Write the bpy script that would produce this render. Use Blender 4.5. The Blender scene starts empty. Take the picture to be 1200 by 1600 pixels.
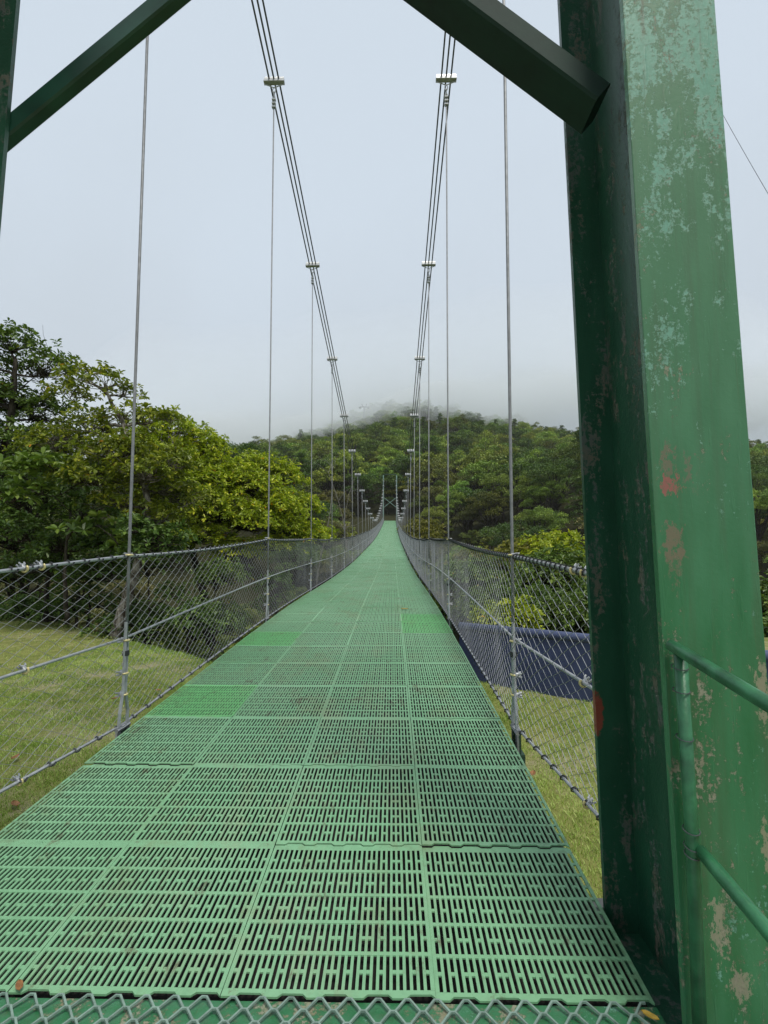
import bpy, math, random
import numpy as np
random.seed(7); RNG = np.random.default_rng(7)
S = bpy.context.scene
COL = S.collection
R = math.radians

# ------------------------------------------------------------------ camera maths (used to place things in the world)
FPX, HZ = 782.0, 862.0
PITCH = math.atan((HZ-800)/FPX); YAW = math.atan(13/FPX*math.cos(PITCH))
CAM = np.array([0.48, 0.0, 1.30])
def _rot():
    a = math.pi/2+PITCH
    X = np.array([[1,0,0],[0,math.cos(a),-math.sin(a)],[0,math.sin(a),math.cos(a)]])
    Z = np.array([[math.cos(YAW),-math.sin(YAW),0],[math.sin(YAW),math.cos(YAW),0],[0,0,1]])
    return Z@X
RM = _rot()
def ray(px,py): return RM@np.array([(px-600)/FPX,(800-py)/FPX,-1.0])
def aty(px,py,y): d=ray(px,py); return CAM+d*((y-CAM[1])/d[1])
def atz(px,py,z): d=ray(px,py); return CAM+d*((z-CAM[2])/d[2])
def seen(P):
    q=(np.asarray(P)-CAM)@RM
    return 600+FPX*q[...,0]/-q[...,2], 800-FPX*q[...,1]/-q[...,2], -q[...,2]

# ------------------------------------------------------------------ mesh builder
class MB:
    def __init__(s): s.v=[]; s.q=[]; s.t=[]; s.n=0; s.tq=[]; s.tt=[]
    def add(s, v, quads=None, tris=None, tint=None):
        v=np.asarray(v,dtype=np.float32).reshape(-1,3)
        if quads is not None and len(quads):
            q=np.asarray(quads,dtype=np.int32).reshape(-1,4)+s.n; s.q.append(q)
            s.tq.append(np.full(len(q),0.5,np.float32) if tint is None else np.broadcast_to(np.asarray(tint,np.float32),(len(q),)).copy())
        if tris is not None and len(tris):
            t=np.asarray(tris,dtype=np.int32).reshape(-1,3)+s.n; s.t.append(t)
            s.tt.append(np.full(len(t),0.5,np.float32))
        s.v.append(v); s.n+=len(v)
    def box(s, c, size, rot=None):
        sx,sy,sz=[a/2 for a in size]
        v=np.array([[x,y,z] for x in(-sx,sx) for y in(-sy,sy) for z in(-sz,sz)])
        if rot is not None: v=v@np.asarray(rot).T
        s.add(v+np.asarray(c),[[0,1,3,2],[4,6,7,5],[0,4,5,1],[2,3,7,6],[0,2,6,4],[1,5,7,3]])
    def bevbox(s, c, size, b, rot=None):
        """box with chamfered long edges along its local x axis"""
        sx,sy,sz=[a/2 for a in size]
        prof=[(-sy+b,-sz),(sy-b,-sz),(sy,-sz+b),(sy,sz-b),(sy-b,sz),(-sy+b,sz),(-sy,sz-b),(-sy,-sz+b)]
        v=np.array([[x,p[0],p[1]] for x in(-sx,sx) for p in prof])
        if rot is not None: v=v@np.asarray(rot).T
        q=[[i,(i+1)%8,8+(i+1)%8,8+i] for i in range(8)]+[[0,3,2,1],[0,7,4,3],[7,6,5,4],[8,9,10,11],[8,11,12,15],[15,12,13,14]]
        s.add(v+np.asarray(c),q)
    def tubes(s, P, rad, sides=4, cap=True):
        """P (n,m,3): n tubes of m points, rad (n,m) or scalar"""
        P=np.asarray(P,dtype=np.float64)
        if P.ndim==2: P=P[None]
        n,m,_=P.shape
        rad=np.broadcast_to(np.asarray(rad,dtype=np.float64),(n,m))
        T=np.empty_like(P); T[:,1:-1]=P[:,2:]-P[:,:-2]; T[:,0]=P[:,1]-P[:,0]; T[:,-1]=P[:,-1]-P[:,-2]
        T/=np.linalg.norm(T,axis=2,keepdims=True)+1e-12
        mean=P[:,-1]-P[:,0]; mean/=np.linalg.norm(mean,axis=1,keepdims=True)+1e-9
        ref=np.where(np.abs(mean[:,2:3])>0.8,np.array([[1.0,0.12,0]]),np.array([[0.05,0.08,1.0]]))
        A=np.cross(T,ref[:,None,:]); A/=np.linalg.norm(A,axis=2,keepdims=True)+1e-12
        B=np.cross(T,A)
        an=np.arange(sides)/sides*2*math.pi+math.pi/4
        ring=P[:,:,None,:]+rad[:,:,None,None]*(A[:,:,None,:]*np.cos(an)[None,None,:,None]+B[:,:,None,:]*np.sin(an)[None,None,:,None])
        i=np.arange(m-1)[:,None]; k=np.arange(sides)[None,:]
        q=np.stack([i*sides+k,i*sides+(k+1)%sides,(i+1)*sides+(k+1)%sides,(i+1)*sides+k],-1).reshape(-1,4)
        if cap and sides==4: q=np.vstack([q,[[3,2,1,0]],[[(m-1)*4+j for j in range(4)]]])
        q=(q[None]+(np.arange(n)*m*sides)[:,None,None]).reshape(-1,4)
        tr=None
        if cap and sides>4:
            tr=[]
            for e in range(n):
                o=e*m*sides
                for j in range(1,sides-1):
                    tr.append([o,o+j+1,o+j]); tr.append([o+(m-1)*sides,o+(m-1)*sides+j,o+(m-1)*sides+j+1])
        s.add(ring.reshape(-1,3),q,tr)
    def build(s, name, mat, parent=None, loc=None, smooth=False, tint=False, data_only=False):
        v=np.concatenate(s.v) if s.v else np.zeros((0,3),np.float32)
        if loc is None and parent is not None: loc=parent['_base'] if '_base' in parent else None
        off=np.array(loc,dtype=np.float32) if loc is not None else np.zeros(3,np.float32)
        v=v-off
        q=np.concatenate(s.q) if s.q else np.zeros((0,4),np.int32)
        t=np.concatenate(s.t) if s.t else np.zeros((0,3),np.int32)
        me=bpy.data.meshes.new(name)
        me.vertices.add(len(v)); me.vertices.foreach_set('co',v.astype(np.float32).ravel())
        nl=len(q)*4+len(t)*3
        me.loops.add(nl); me.loops.foreach_set('vertex_index',np.concatenate([q.ravel(),t.ravel()]).astype(np.int32))
        npoly=len(q)+len(t); me.polygons.add(npoly)
        st=np.concatenate([np.arange(len(q))*4,len(q)*4+np.arange(len(t))*3]).astype(np.int32)
        me.polygons.foreach_set('loop_start',st)
        me.polygons.foreach_set('use_smooth',np.full(npoly,bool(smooth)))
        me.update(calc_edges=True)
        if tint:
            a=me.attributes.new('tint','FLOAT','FACE')
            a.data.foreach_set('value',np.concatenate([x for x in s.tq+s.tt]).astype(np.float32))
        me.materials.append(mat)
        if data_only: return me
        o=bpy.data.objects.new(name,me); COL.objects.link(o)
        if parent is not None: o.parent=parent
        elif loc is not None: o.location=[float(x) for x in loc]
        return o

def tag(o, label=None, cat=None, group=None, kind=None):
    if label: o['label']=label
    if cat: o['category']=cat
    if group: o['group']=group
    if kind: o['kind']=kind
    return o
def thing(name, loc, label, cat, group=None):
    o=bpy.data.objects.new(name,None); COL.objects.link(o)
    o.location=[float(x) for x in loc]; o['_base']=[float(x) for x in loc]
    return tag(o,label,cat,group)
def put(name, me, parent, loc=(0,0,0), rz=0.0, scale=None):
    o=bpy.data.objects.new(name,me); COL.objects.link(o); o.parent=parent
    o.location=[float(x) for x in loc]; o.rotation_euler=(0,0,rz)
    if scale is not None: o.scale=scale
    return o

# ------------------------------------------------------------------ materials
class NT:
    def __init__(s,name):
        s.m=bpy.data.materials.new(name); s.m.use_nodes=True; s.t=s.m.node_tree; s.t.nodes.clear()
        s.out=s.t.nodes.new('ShaderNodeOutputMaterial')
    def n(s,typ,**kw):
        o=s.t.nodes.new(typ)
        for k,v in kw.items():
            if k.startswith('i_'):
                key=k[2:].replace('_',' ')
                sock=next((x for x in o.inputs if x.name==key and x.enabled),None) or o.inputs[key]
                s.set(sock,v)
            else: setattr(o,k,v)
        return o
    def set(s,sock,v):
        if isinstance(v,bpy.types.NodeSocket): s.t.links.new(v,sock)
        elif isinstance(v,(tuple,list)) and sock.type=='RGBA': sock.default_value=(v[0],v[1],v[2],1)
        else: sock.default_value=v
    def noise(s,vec,scale,detail=4,rough=0.55):
        return s.n('ShaderNodeTexNoise',i_Vector=vec,i_Scale=scale,i_Detail=detail,i_Roughness=rough).outputs['Fac']
    def ramp(s,fac,a,b):
        return s.n('ShaderNodeMapRange',i_Value=fac,i_From_Min=a,i_From_Max=b).outputs['Result']
    def mix(s,fac,a,b,bt='MIX'):
        o=s.t.nodes.new('ShaderNodeMix'); o.data_type='RGBA'; o.blend_type=bt
        s.set(o.inputs[0],fac); s.set(o.inputs[6],a); s.set(o.inputs[7],b); return o.outputs[2]
    def math(s,op,a,b=0.0,c=False):
        o=s.t.nodes.new('ShaderNodeMath'); o.operation=op; o.use_clamp=c; s.set(o.inputs[0],a); s.set(o.inputs[1],b); return o.outputs[0]
    def scaled(s,vec,sc,loc=(0,0,0)):
        return s.n('ShaderNodeMapping',i_Vector=vec,i_Scale=sc,i_Location=loc).outputs[0]
    def obj(s): return s.n('ShaderNodeTexCoord').outputs['Object']
    def pos(s): return s.n('ShaderNodeNewGeometry').outputs['Position']
    def bsdf(s,col,rough=0.6,metal=0.0,bump=None,bs=0.3,bd=0.01,spec=0.5):
        b=s.n('ShaderNodeBsdfPrincipled'); s.set(b.inputs['Base Color'],col); s.set(b.inputs['Roughness'],rough)
        b.inputs['Metallic'].default_value=metal; b.inputs['Specular IOR Level'].default_value=spec
        if bump is not None:
            k=s.n('ShaderNodeBump',i_Strength=bs,i_Distance=bd,i_Height=bump); s.t.links.new(k.outputs[0],b.inputs['Normal'])
        s.t.links.new(b.outputs[0],s.out.inputs[0]); return b

def mat_paint(name, primer=()):
    """old green gloss paint: mint undercoat showing high up, bare grey-tan scabs, streaks, primer spots"""
    t=NT(name); o=t.obj()
    streak=t.scaled(o,(9,9,2.2)); z=t.n('ShaderNodeSeparateXYZ',i_Vector=o).outputs[2]
    g=t.mix(t.ramp(t.noise(streak,1.6,6),0.3,0.7),(0.021,0.135,0.049),(0.048,0.190,0.088))
    hi=t.ramp(z,1.35,3.1)
    g=t.mix(t.math('MULTIPLY',hi,0.85),g,(0.100,0.215,0.113))  # sky sheen towards the top painted in as a paler green
    stain=t.ramp(t.noise(t.scaled(o,(22,22,1.1)),1.4,5,0.6),0.5,0.72)
    g=t.mix(t.math('MULTIPLY',stain,0.38),g,(0.060,0.085,0.042))
    region=t.ramp(t.noise(t.scaled(o,(4.2,4.2,1.7),(0.7,2.3,1.1)),1.0,4,0.6),0.38,0.62)
    n1=t.noise(t.scaled(o,(13,13,6)),1.5,9,0.72); n2=t.noise(o,58,8,0.80)
    m=t.math('ADD',t.math('ADD',t.math('MULTIPLY',n1,0.55),t.math('MULTIPLY',n2,0.62)),t.math('ADD',t.math('MULTIPLY',hi,0.12),t.math('MULTIPLY',region,0.16)))
    mint=t.ramp(m,0.800,0.840)
    g=t.mix(t.math('MULTIPLY',mint,0.85),g,t.mix(t.ramp(n2,0.4,0.6),(0.115,0.290,0.205),(0.170,0.380,0.285)))
    p=t.noise(t.scaled(o,(12,12,3.2),(3.1,1.7,5.2)),1.3,10,0.74); p2=t.noise(o,66,7,0.78)
    reg2=t.ramp(t.noise(t.scaled(o,(6,6,2.0),(9.7,1.3,4.1)),1.0,4,0.6),0.45,0.65)
    low=t.ramp(z,1.6,0.1)
    bare=t.ramp(t.math('ADD',t.math('ADD',t.math('MULTIPLY',p,0.62),t.math('MULTIPLY',p2,0.52)),t.math('ADD',t.math('MULTIPLY',low,0.045),t.math('MULTIPLY',reg2,0.10))),0.705,0.738)
    rim=t.ramp(t.math('ADD',t.math('ADD',t.math('MULTIPLY',p,0.62),t.math('MULTIPLY',p2,0.52)),t.math('ADD',t.math('MULTIPLY',low,0.045),t.math('MULTIPLY',reg2,0.10))),0.672,0.705)
    g=t.mix(t.math('MULTIPLY',rim,0.35),g,(0.075,0.10,0.05))
    bc=t.mix(t.ramp(t.noise(o,22,5),0.35,0.65),(0.215,0.195,0.120),(0.30,0.30,0.225))
    g=t.mix(t.math('MULTIPLY',bare,0.88),g,bc)
    run=t.math('MULTIPLY',t.ramp(t.noise(t.scaled(o,(46,46,1.0),(2,5,1)),1.2,4,0.6),0.62,0.74),t.ramp(t.noise(o,3.0,3),0.45,0.6))
    g=t.mix(t.math('MULTIPLY',run,0.5),g,(0.115,0.075,0.035))
    for (c,sz,colr,soft) in primer:
        d=t.n('ShaderNodeVectorMath',operation='SUBTRACT',i_Vector=o); d.inputs[1].default_value=c
        jag=t.n('ShaderNodeVectorMath',operation='MULTIPLY_ADD'); 
        nz=t.n('ShaderNodeTexNoise',i_Vector=t.scaled(o,(1,1,0.55)),i_Scale=42,i_Detail=9,i_Roughness=0.8); t.t.links.new(nz.outputs['Color'],jag.inputs[0]); jag.inputs[1].default_value=(0.20,0,0.28); t.t.links.new(d.outputs[0],jag.inputs[2])
        sh=t.n('ShaderNodeVectorMath',operation='SUBTRACT'); t.t.links.new(jag.outputs[0],sh.inputs[0]); sh.inputs[1].default_value=(0.10,0,0.14); d=sh
        d2=t.n('ShaderNodeVectorMath',operation='DIVIDE'); t.t.links.new(d.outputs[0],d2.inputs[0]); d2.inputs[1].default_value=sz
        ln=t.n('ShaderNodeVectorMath',operation='LENGTH'); t.t.links.new(d2.outputs[0],ln.inputs[0])
        wob=t.math('ADD',ln.outputs['Value'],t.math('MULTIPLY',t.math('SUBTRACT',t.noise(o,38,6,0.7),0.5),1.3))
        g=t.mix(t.math('MULTIPLY',t.ramp(wob,1.0,0.85),soft),g,colr)
    drip=t.noise(t.scaled(o,(60,60,7)),1.0,3)
    h=t.math('ADD',t.math('MULTIPLY',t.math('ADD',bare,mint),-0.5),t.math('ADD',t.math('MULTIPLY',t.noise(o,90,4),0.35),t.math('MULTIPLY',t.ramp(drip,0.62,0.72),0.5)))
    t.bsdf(g,t.mix(bare,(0.36,)*3,(0.75,)*3),0,h,0.5,0.003)
    return t.m
def mat_steel(name,col=(0.42,0.44,0.46),rough=0.45,metal=0.6,var=0.35):
    t=NT(name); o=t.pos()
    c=t.mix(t.ramp(t.noise(o,25,5),0.3,0.75),tuple(x*(1-var) for x in col),col)
    t.bsdf(c,rough,metal,t.noise(o,120,3),0.15,0.002); return t.m
def mat_plain(name,col,rough=0.6,var=0.25,scale=12,metal=0.0):
    t=NT(name); o=t.obj()
    c=t.mix(t.ramp(t.noise(o,scale,5),0.3,0.7),tuple(x*(1-var) for x in col),tuple(x*(1+var*0.6) for x in col))
    t.bsdf(c,rough,metal,t.noise(o,scale*6,3),0.2,0.003); return t.m
def mat_deck(name,a,b):
    t=NT(name); o=t.pos()
    big=t.noise(o,0.9,4); fine=t.noise(o,26,5,0.65)
    c=t.mix(t.ramp(big,0.32,0.68),a,b)
    c=t.mix(t.math('MULTIPLY',t.ramp(fine,0.48,0.75),0.4),c,tuple(x*0.62 for x in a))
    dirt=t.ramp(t.math('ADD',t.noise(t.scaled(o,(1.5,0.8,1)),1.7,7,0.7),t.math('MULTIPLY',fine,0.25)),0.66,0.86)
    c=t.mix(t.math('MULTIPLY',dirt,0.6),c,(0.19,0.22,0.10))
    xs=t.n('ShaderNodeSeparateXYZ',i_Vector=o)
    walk=t.math('MULTIPLY',t.ramp(t.math('ABSOLUTE',xs.outputs[0]),0.95,0.25),t.ramp(t.noise(t.scaled(o,(2.6,1.3,1),(4,2,0)),1.9,8,0.74),0.50,0.66))
    c=t.mix(t.math('MULTIPLY',walk,0.6),c,(0.24,0.30,0.17))
    mud=t.ramp(t.noise(t.scaled(o,(7,3.2,1),(1,9,0)),1.5,7,0.78),0.585,0.66)
    c=t.mix(t.math('MULTIPLY',mud,0.75),c,(0.10,0.085,0.045))
    edge=t.math('MULTIPLY',t.ramp(t.math('ABSOLUTE',xs.outputs[0]),1.02,1.19),t.ramp(fine,0.40,0.60))
    c=t.mix(t.math('MULTIPLY',edge,0.5),c,(0.09,0.13,0.06))
    t.bsdf(c,0.46,0,fine,0.12,0.003); return t.m
def mat_leaf(name,dark,mid,light,trans=0.22,rough=0.45,var=0.35,autumn=None,hv=(0.496,0.504)):
    t=NT(name)
    a=t.n('ShaderNodeAttribute',attribute_name='tint').outputs['Fac']
    rnd=t.n('ShaderNodeObjectInfo').outputs['Random']
    r=t.n('ShaderNodeValToRGB',i_Fac=a); e=r.color_ramp.elements
    e[0].position=0.05; e[0].color=(*dark,1); e[1].position=0.92; e[1].color=(*light,1)
    k=e.new(0.5); k.color=(*mid,1)
    if autumn: k=e.new(0.985); k.color=(*autumn,1)
    c=t.n('ShaderNodeHueSaturation',i_Hue=t.ramp(rnd,-8.5,9.5),i_Saturation=t.ramp(t.math('FRACT',t.math('MULTIPLY',rnd,7.31)),-5.0,2.2) if False else 1.0,
          i_Value=t.n('ShaderNodeMapRange',i_Value=t.math('FRACT',t.math('MULTIPLY',rnd,13.7)),i_To_Min=1-var,i_To_Max=1+var).outputs[0],i_Color=r.outputs[0]).outputs[0]
    hue=t.n('ShaderNodeMapRange',i_Value=rnd,i_To_Min=hv[0],i_To_Max=hv[1]).outputs[0]
    t.set(c.node.inputs['Hue'],hue)
    b=t.n('ShaderNodeBsdfPrincipled'); t.set(b.inputs['Base Color'],c); b.inputs['Roughness'].default_value=rough
    b.inputs['Specular IOR Level'].default_value=0.35
    tr=t.n('ShaderNodeBsdfTranslucent'); t.set(tr.inputs[0],t.mix(1.0,c,(1.0,1.15,0.45),'MULTIPLY'))
    mx=t.n('ShaderNodeMixShader'); mx.inputs[0].default_value=trans
    t.t.links.new(b.outputs[0],mx.inputs[1]); t.t.links.new(tr.outputs[0],mx.inputs[2]); t.t.links.new(mx.outputs[0],t.out.inputs[0])
    return t.m
def mat_bark(name,a,b):
    t=NT(name); o=t.pos()
    n=t.noise(t.scaled(o,(7,7,3)),2.0,6,0.65)
    c=t.mix(t.ramp(n,0.42,0.6),a,b)
    t.bsdf(c,0.85,0,t.noise(o,40,5),0.5,0.01,0.2); return t.m
def mat_ground():
    t=NT('ground_soil'); o=t.pos()
    n=t.noise(o,0.55,5,0.6); n2=t.noise(o,5,6,0.7); n3=t.noise(o,60,4,0.7)
    g=t.mix(t.ramp(n2,0.35,0.65),(0.130,0.150,0.038),(0.230,0.235,0.072))
    dry=t.ramp(t.math('ADD',n,t.math('MULTIPLY',n2,0.6)),0.78,0.95)
    g=t.mix(dry,g,(0.28,0.25,0.15))
    g=t.mix(t.math('MULTIPLY',t.ramp(n3,0.5,0.7),0.5),g,(0.04,0.05,0.012))
    y=t.n('ShaderNodeSeparateXYZ',i_Vector=o)
    z=y.outputs[2]
    forest=t.mix(t.ramp(n2,0.3,0.7),(0.018,0.020,0.008),(0.045,0.045,0.018))
    g=t.mix(t.ramp(t.math('ADD',z,t.math('MULTIPLY',t.math('SUBTRACT',n2,0.5),0.5)),-0.42,-0.75),g,forest)
    g=t.mix(t.ramp(y.outputs[1],20,24),g,forest)
    t.bsdf(g,0.95,0,t.math('ADD',n2,t.math('MULTIPLY',n3,0.4)),0.6,0.03,0.15); return t.m

M={}
M['paint']=mat_paint('tower_paint')
M['mesh']=mat_steel('galvanised_wire',(0.34,0.35,0.365),0.5,0.3)
M['cable']=mat_steel('dark_wire_rope',(0.10,0.11,0.12),0.6,0.35)
M['galv']=mat_steel('galvanised_steel',(0.46,0.48,0.50),0.5,0.4)
M['rod']=mat_steel('dull_suspender_rope',(0.27,0.28,0.29),0.55,0.4)
M['zinc']=mat_plain('pale_zinc_clip',(0.70,0.70,0.69),0.4,0.3,40,0.35)
M['brass']=mat_plain('yellow_zinc_saddle',(0.60,0.52,0.24),0.4,0.25,40,0.2)
M['black']=mat_plain('black_wire_tie',(0.025,0.027,0.03),0.5)
M['deck']=mat_deck('green_plastic',(0.158,0.355,0.182),(0.208,0.408,0.230))
M['deck_new']=mat_deck('bright_green_plastic',(0.120,0.410,0.135),(0.165,0.450,0.180))
M['under']=mat_plain('dark_green_underframe',(0.015,0.045,0.025),0.6)
M['rail']=mat_plain('handrail_green_paint',(0.026,0.135,0.058),0.38,0.5,16)
M['brace']=mat_plain('dark_green_gloss_paint',(0.010,0.055,0.033),0.35,0.35,6); M['brace_shade']=mat_plain('shade_blackened_green_paint',(0.0030,0.026,0.016),0.75,0.4,6)  # right brace's shade painted in as a near-black copy of the brace green
def mat_shadepaint():  # recess shade painted as darker green; grey-brown scabs and red patch are wear
    t=NT('shade_darkened_green_paint'); o=t.obj()
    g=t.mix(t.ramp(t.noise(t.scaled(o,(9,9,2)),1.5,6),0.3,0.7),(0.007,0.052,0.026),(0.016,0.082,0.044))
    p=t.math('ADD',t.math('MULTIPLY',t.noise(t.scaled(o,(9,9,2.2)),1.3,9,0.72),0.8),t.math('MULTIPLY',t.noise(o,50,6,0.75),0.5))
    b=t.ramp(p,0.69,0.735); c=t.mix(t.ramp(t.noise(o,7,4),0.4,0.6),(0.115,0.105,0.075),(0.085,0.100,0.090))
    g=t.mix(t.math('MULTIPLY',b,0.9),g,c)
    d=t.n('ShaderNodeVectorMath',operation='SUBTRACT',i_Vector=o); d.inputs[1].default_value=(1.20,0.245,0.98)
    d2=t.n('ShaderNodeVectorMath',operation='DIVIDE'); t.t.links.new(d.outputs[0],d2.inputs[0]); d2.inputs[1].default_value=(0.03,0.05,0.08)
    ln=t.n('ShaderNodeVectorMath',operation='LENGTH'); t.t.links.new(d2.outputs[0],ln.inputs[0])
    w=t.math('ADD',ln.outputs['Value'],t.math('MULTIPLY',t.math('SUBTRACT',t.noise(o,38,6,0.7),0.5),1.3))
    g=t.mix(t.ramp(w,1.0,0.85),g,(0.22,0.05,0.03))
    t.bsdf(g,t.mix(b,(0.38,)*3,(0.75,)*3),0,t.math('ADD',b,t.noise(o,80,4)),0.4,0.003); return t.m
M['shadepaint']=mat_shadepaint()
M['ground']=mat_ground()
M['navy']=mat_plain('navy_sheet',(0.036,0.050,0.118),0.55,0.18,5)
M['navy2']=mat_plain('navy_sheet_roll',(0.060,0.078,0.160),0.5,0.15,5)
M['bark_dark']=mat_bark('dark_bark',(0.022,0.018,0.013),(0.070,0.060,0.048))
M['bark_pale']=mat_bark('mottled_bark',(0.055,0.042,0.030),(0.30,0.275,0.235))
M['bark_white']=mat_bark('pale_bark',(0.10,0.095,0.075),(0.24,0.225,0.19))
M['rubble']=mat_plain('pale_rubble',(0.42,0.38,0.33),0.95,0.45,18)
M['leaf_yellow']=mat_leaf('yellow_green_leaf',(0.153,0.204,0.017),(0.331,0.407,0.028),(0.690,0.648,0.049),0.30,0.42,0.10,(0.898,0.382,0.028))
M['leaf_mid']=mat_leaf('mid_green_leaf',(0.050,0.091,0.018),(0.108,0.174,0.030),(0.248,0.314,0.060),0.25,0.42,0.12,(0.495,0.297,0.045))
M['leaf_dark']=mat_leaf('dark_green_leaf',(0.039,0.080,0.016),(0.085,0.151,0.029),(0.182,0.260,0.051),0.20,0.45,0.15)
M['leaf_hill']=mat_leaf('hill_leaf',(0.081,0.135,0.022),(0.186,0.254,0.041),(0.359,0.416,0.076),0.12,0.55,0.48,hv=(0.465,0.530))
M['leaf_fresh']=mat_leaf('fresh_green_leaf',(0.084,0.124,0.015),(0.200,0.250,0.027),(0.500,0.484,0.053),0.26,0.42,0.08,(0.600,0.281,0.032))
M['leaf_gold']=mat_leaf('gold_green_leaf',(0.086,0.100,0.016),(0.200,0.200,0.029),(0.358,0.315,0.058),0.28,0.5,0.15)
M['leaf_olive']=mat_leaf('olive_vine_leaf',(0.065,0.078,0.024),(0.154,0.161,0.050),(0.288,0.269,0.097),0.22,0.55,0.22,hv=(0.475,0.52))
M['grass']=mat_leaf('grass_blade',(0.148,0.225,0.039),(0.275,0.390,0.078),(0.559,0.641,0.232),0.30,0.6,0.05)
M['leaf_dead']=mat_plain('dead_leaf',(0.24,0.11,0.035),0.7,0.4,60)
M['leaf_fallen']=mat_plain('yellow_fallen_leaf',(0.50,0.32,0.04),0.6,0.3,60)
M['litter']=mat_plain('dark_fallen_leaf',(0.035,0.035,0.02),0.7,0.3,60)
M['pylon']=mat_plain('grey_pylon_steel',(0.16,0.17,0.18),0.6,0.2)
M['concrete']=mat_plain('rough_concrete',(0.30,0.29,0.26),0.9,0.3,9)

# ------------------------------------------------------------------ curves of the bridge
def spline(xs,ys):
    xs=np.array(xs,float); ys=np.array(ys,float); m=np.gradient(ys,xs)
    def f(x):
        x=np.asarray(x,float); i=np.clip(np.searchsorted(xs,x)-1,0,len(xs)-2)
        h=xs[i+1]-xs[i]; u=(x-xs[i])/h
        lo=u<0; hi=u>1; uc=np.clip(u,0,1)
        v=(2*uc**3-3*uc**2+1)*ys[i]+(uc**3-2*uc**2+uc)*h*m[i]+(-2*uc**3+3*uc**2)*ys[i+1]+(uc**3-uc**2)*h*m[i+1]
        return v+np.where(lo,(x-xs[0])*m[0],0)+np.where(hi,(x-xs[-1])*m[-1],0)
    return f
deck_z=spline([0.0,1.47,3.2,6.6,15.0,21,30.5,43.5,64,85,105],[0.0,0.07,0.175,0.365,0.60,0.84,1.38,2.18,3.78,5.72,7.80])
cab_z=spline([-1,1.6,6.9,10.45,14.2,17.9,21.7,25.6,29.5,33.5,37.5,41.5,46,50.5,56,65,75,84,95,106],
             [9.62,9.28,8.44,7.78,7.08,6.38,5.79,5.28,4.88,4.62,4.45,4.34,4.28,4.42,4.90,6.15,7.92,9.70,12.7,16.9])
Y0,Y1=1.485,105.2
HY=[3.30+3.72*k for k in range(28)]
HX=1.26
def flare(y): return np.clip((3.3-np.asarray(y,float))/1.4,0,1)
RAILH=1.09

# ------------------------------------------------------------------ deck
PW,PL=0.6,0.655
NROW=int((Y1-Y0)/PL)
def panel(mb, detail):
    """one slatted plastic panel, x 0..PW, y 0..PL, top at z=0; tabs along the far edge"""
    e=0.012; gap=0.0016; nx=30; ny=5; th=0.0055
    x0,x1=gap,PW-gap; yA,yB=0.022,PL-0.030
    pit=(x1-x0-2*e+0.009)/nx; bar=0.0089; slot=pit-bar
    rp=(yB-yA)/ny; cb=0.013
    def slab(a,b,c,d,bottom=False):
        v=[[a,c,0],[b,c,0],[b,d,0],[a,d,0],[a,c,-th],[b,c,-th],[b,d,-th],[a,d,-th]]
        q=[[0,1,2,3]]
        q+=[[0,4,5,1],[1,5,6,2],[2,6,7,3],[3,7,4,0]]
        mb.add(v,q)
    # long bars
    slab(x0,x0+e,yA,yB); slab(x1-e,x1,yA,yB)
    xs=[x0+e+slot+(i)*pit for i in range(nx-1)]
    for x in xs: slab(x,x+bar,yA,yB)
    # cross bars (2 mm lower so nothing is coplanar)
    o=mb.n
    def slab2(a,b,c,d,z):
        t2=0.0045
        v=[[a,c,z],[b,c,z],[b,d,z],[a,d,z],[a,c,z-t2],[b,c,z-t2],[b,d,z-t2],[a,d,z-t2]]
        q=[[0,1,2,3],[0,4,5,1],[2,6,7,3]]
        mb.add(v,q)
    for r in range(1,ny):
        y=yA+r*rp; slab2(x0,x1,y-cb/2,y+cb/2,-0.0008)
    pat='bFbFb'
    for r in range(ny):
        ym=yA+(r+0.5)*rp
        run=None; cols=[pat[i%5]=='b' for i in range(nx)]
        i=0
        while i<nx:
            if cols[i]:
                j=i
                while j+1<nx and cols[j+1]: j+=1
                a=x0+e+i*pit; b=x0+e+j*pit+slot
                slab2(a-0.002,b+0.002,ym-0.006,ym+0.006,-0.0012); i=j+1
            else: i+=1
    # end margins with interlocking trapezoid tabs
    nt=5; tw=(x1-x0)/nt; dep=0.011
    zz=[]
    for i in range(nt):
        b=x0+i*tw
        zz+=[(b,0),(b+tw*0.32,0),(b+tw*0.42,dep),(b+tw*0.90,dep)]
    zz.append((x1,0))
    zx=np.array([p[0] for p in zz]); zy=np.array([p[1] for p in zz])
    n=len(zx); g2=0.0023
    for (ya,yb,near) in ((None,yA+0.001,True),(yB-0.001,None,False)):
        if near: lo=np.stack([zx,zy-0.003+g2,0*zx],1); hi=np.stack([zx,0*zx+yb,0*zx],1)
        else: lo=np.stack([zx,0*zx+ya,0*zx],1); hi=np.stack([zx,zy+PL-0.003-g2,0*zx],1)
        v=np.vstack([lo,hi]); edge=lo if near else hi
        vb=edge.copy(); vb[:,2]=-th
        v=np.vstack([v,vb]); q=[]
        s=0 if near else n
        for i in range(n-1):
            q.append([i,i+1,n+i+1,n+i])
            q.append([s+i+1,s+i,2*n+i,2*n+i+1] if near else [s+i,s+i+1,2*n+i+1,2*n+i])
        mb.add(v,q)
proto=MB(); panel(proto,2)
PV=np.concatenate(proto.v); PQ=np.concatenate(proto.q)
proto2=MB()
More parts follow.
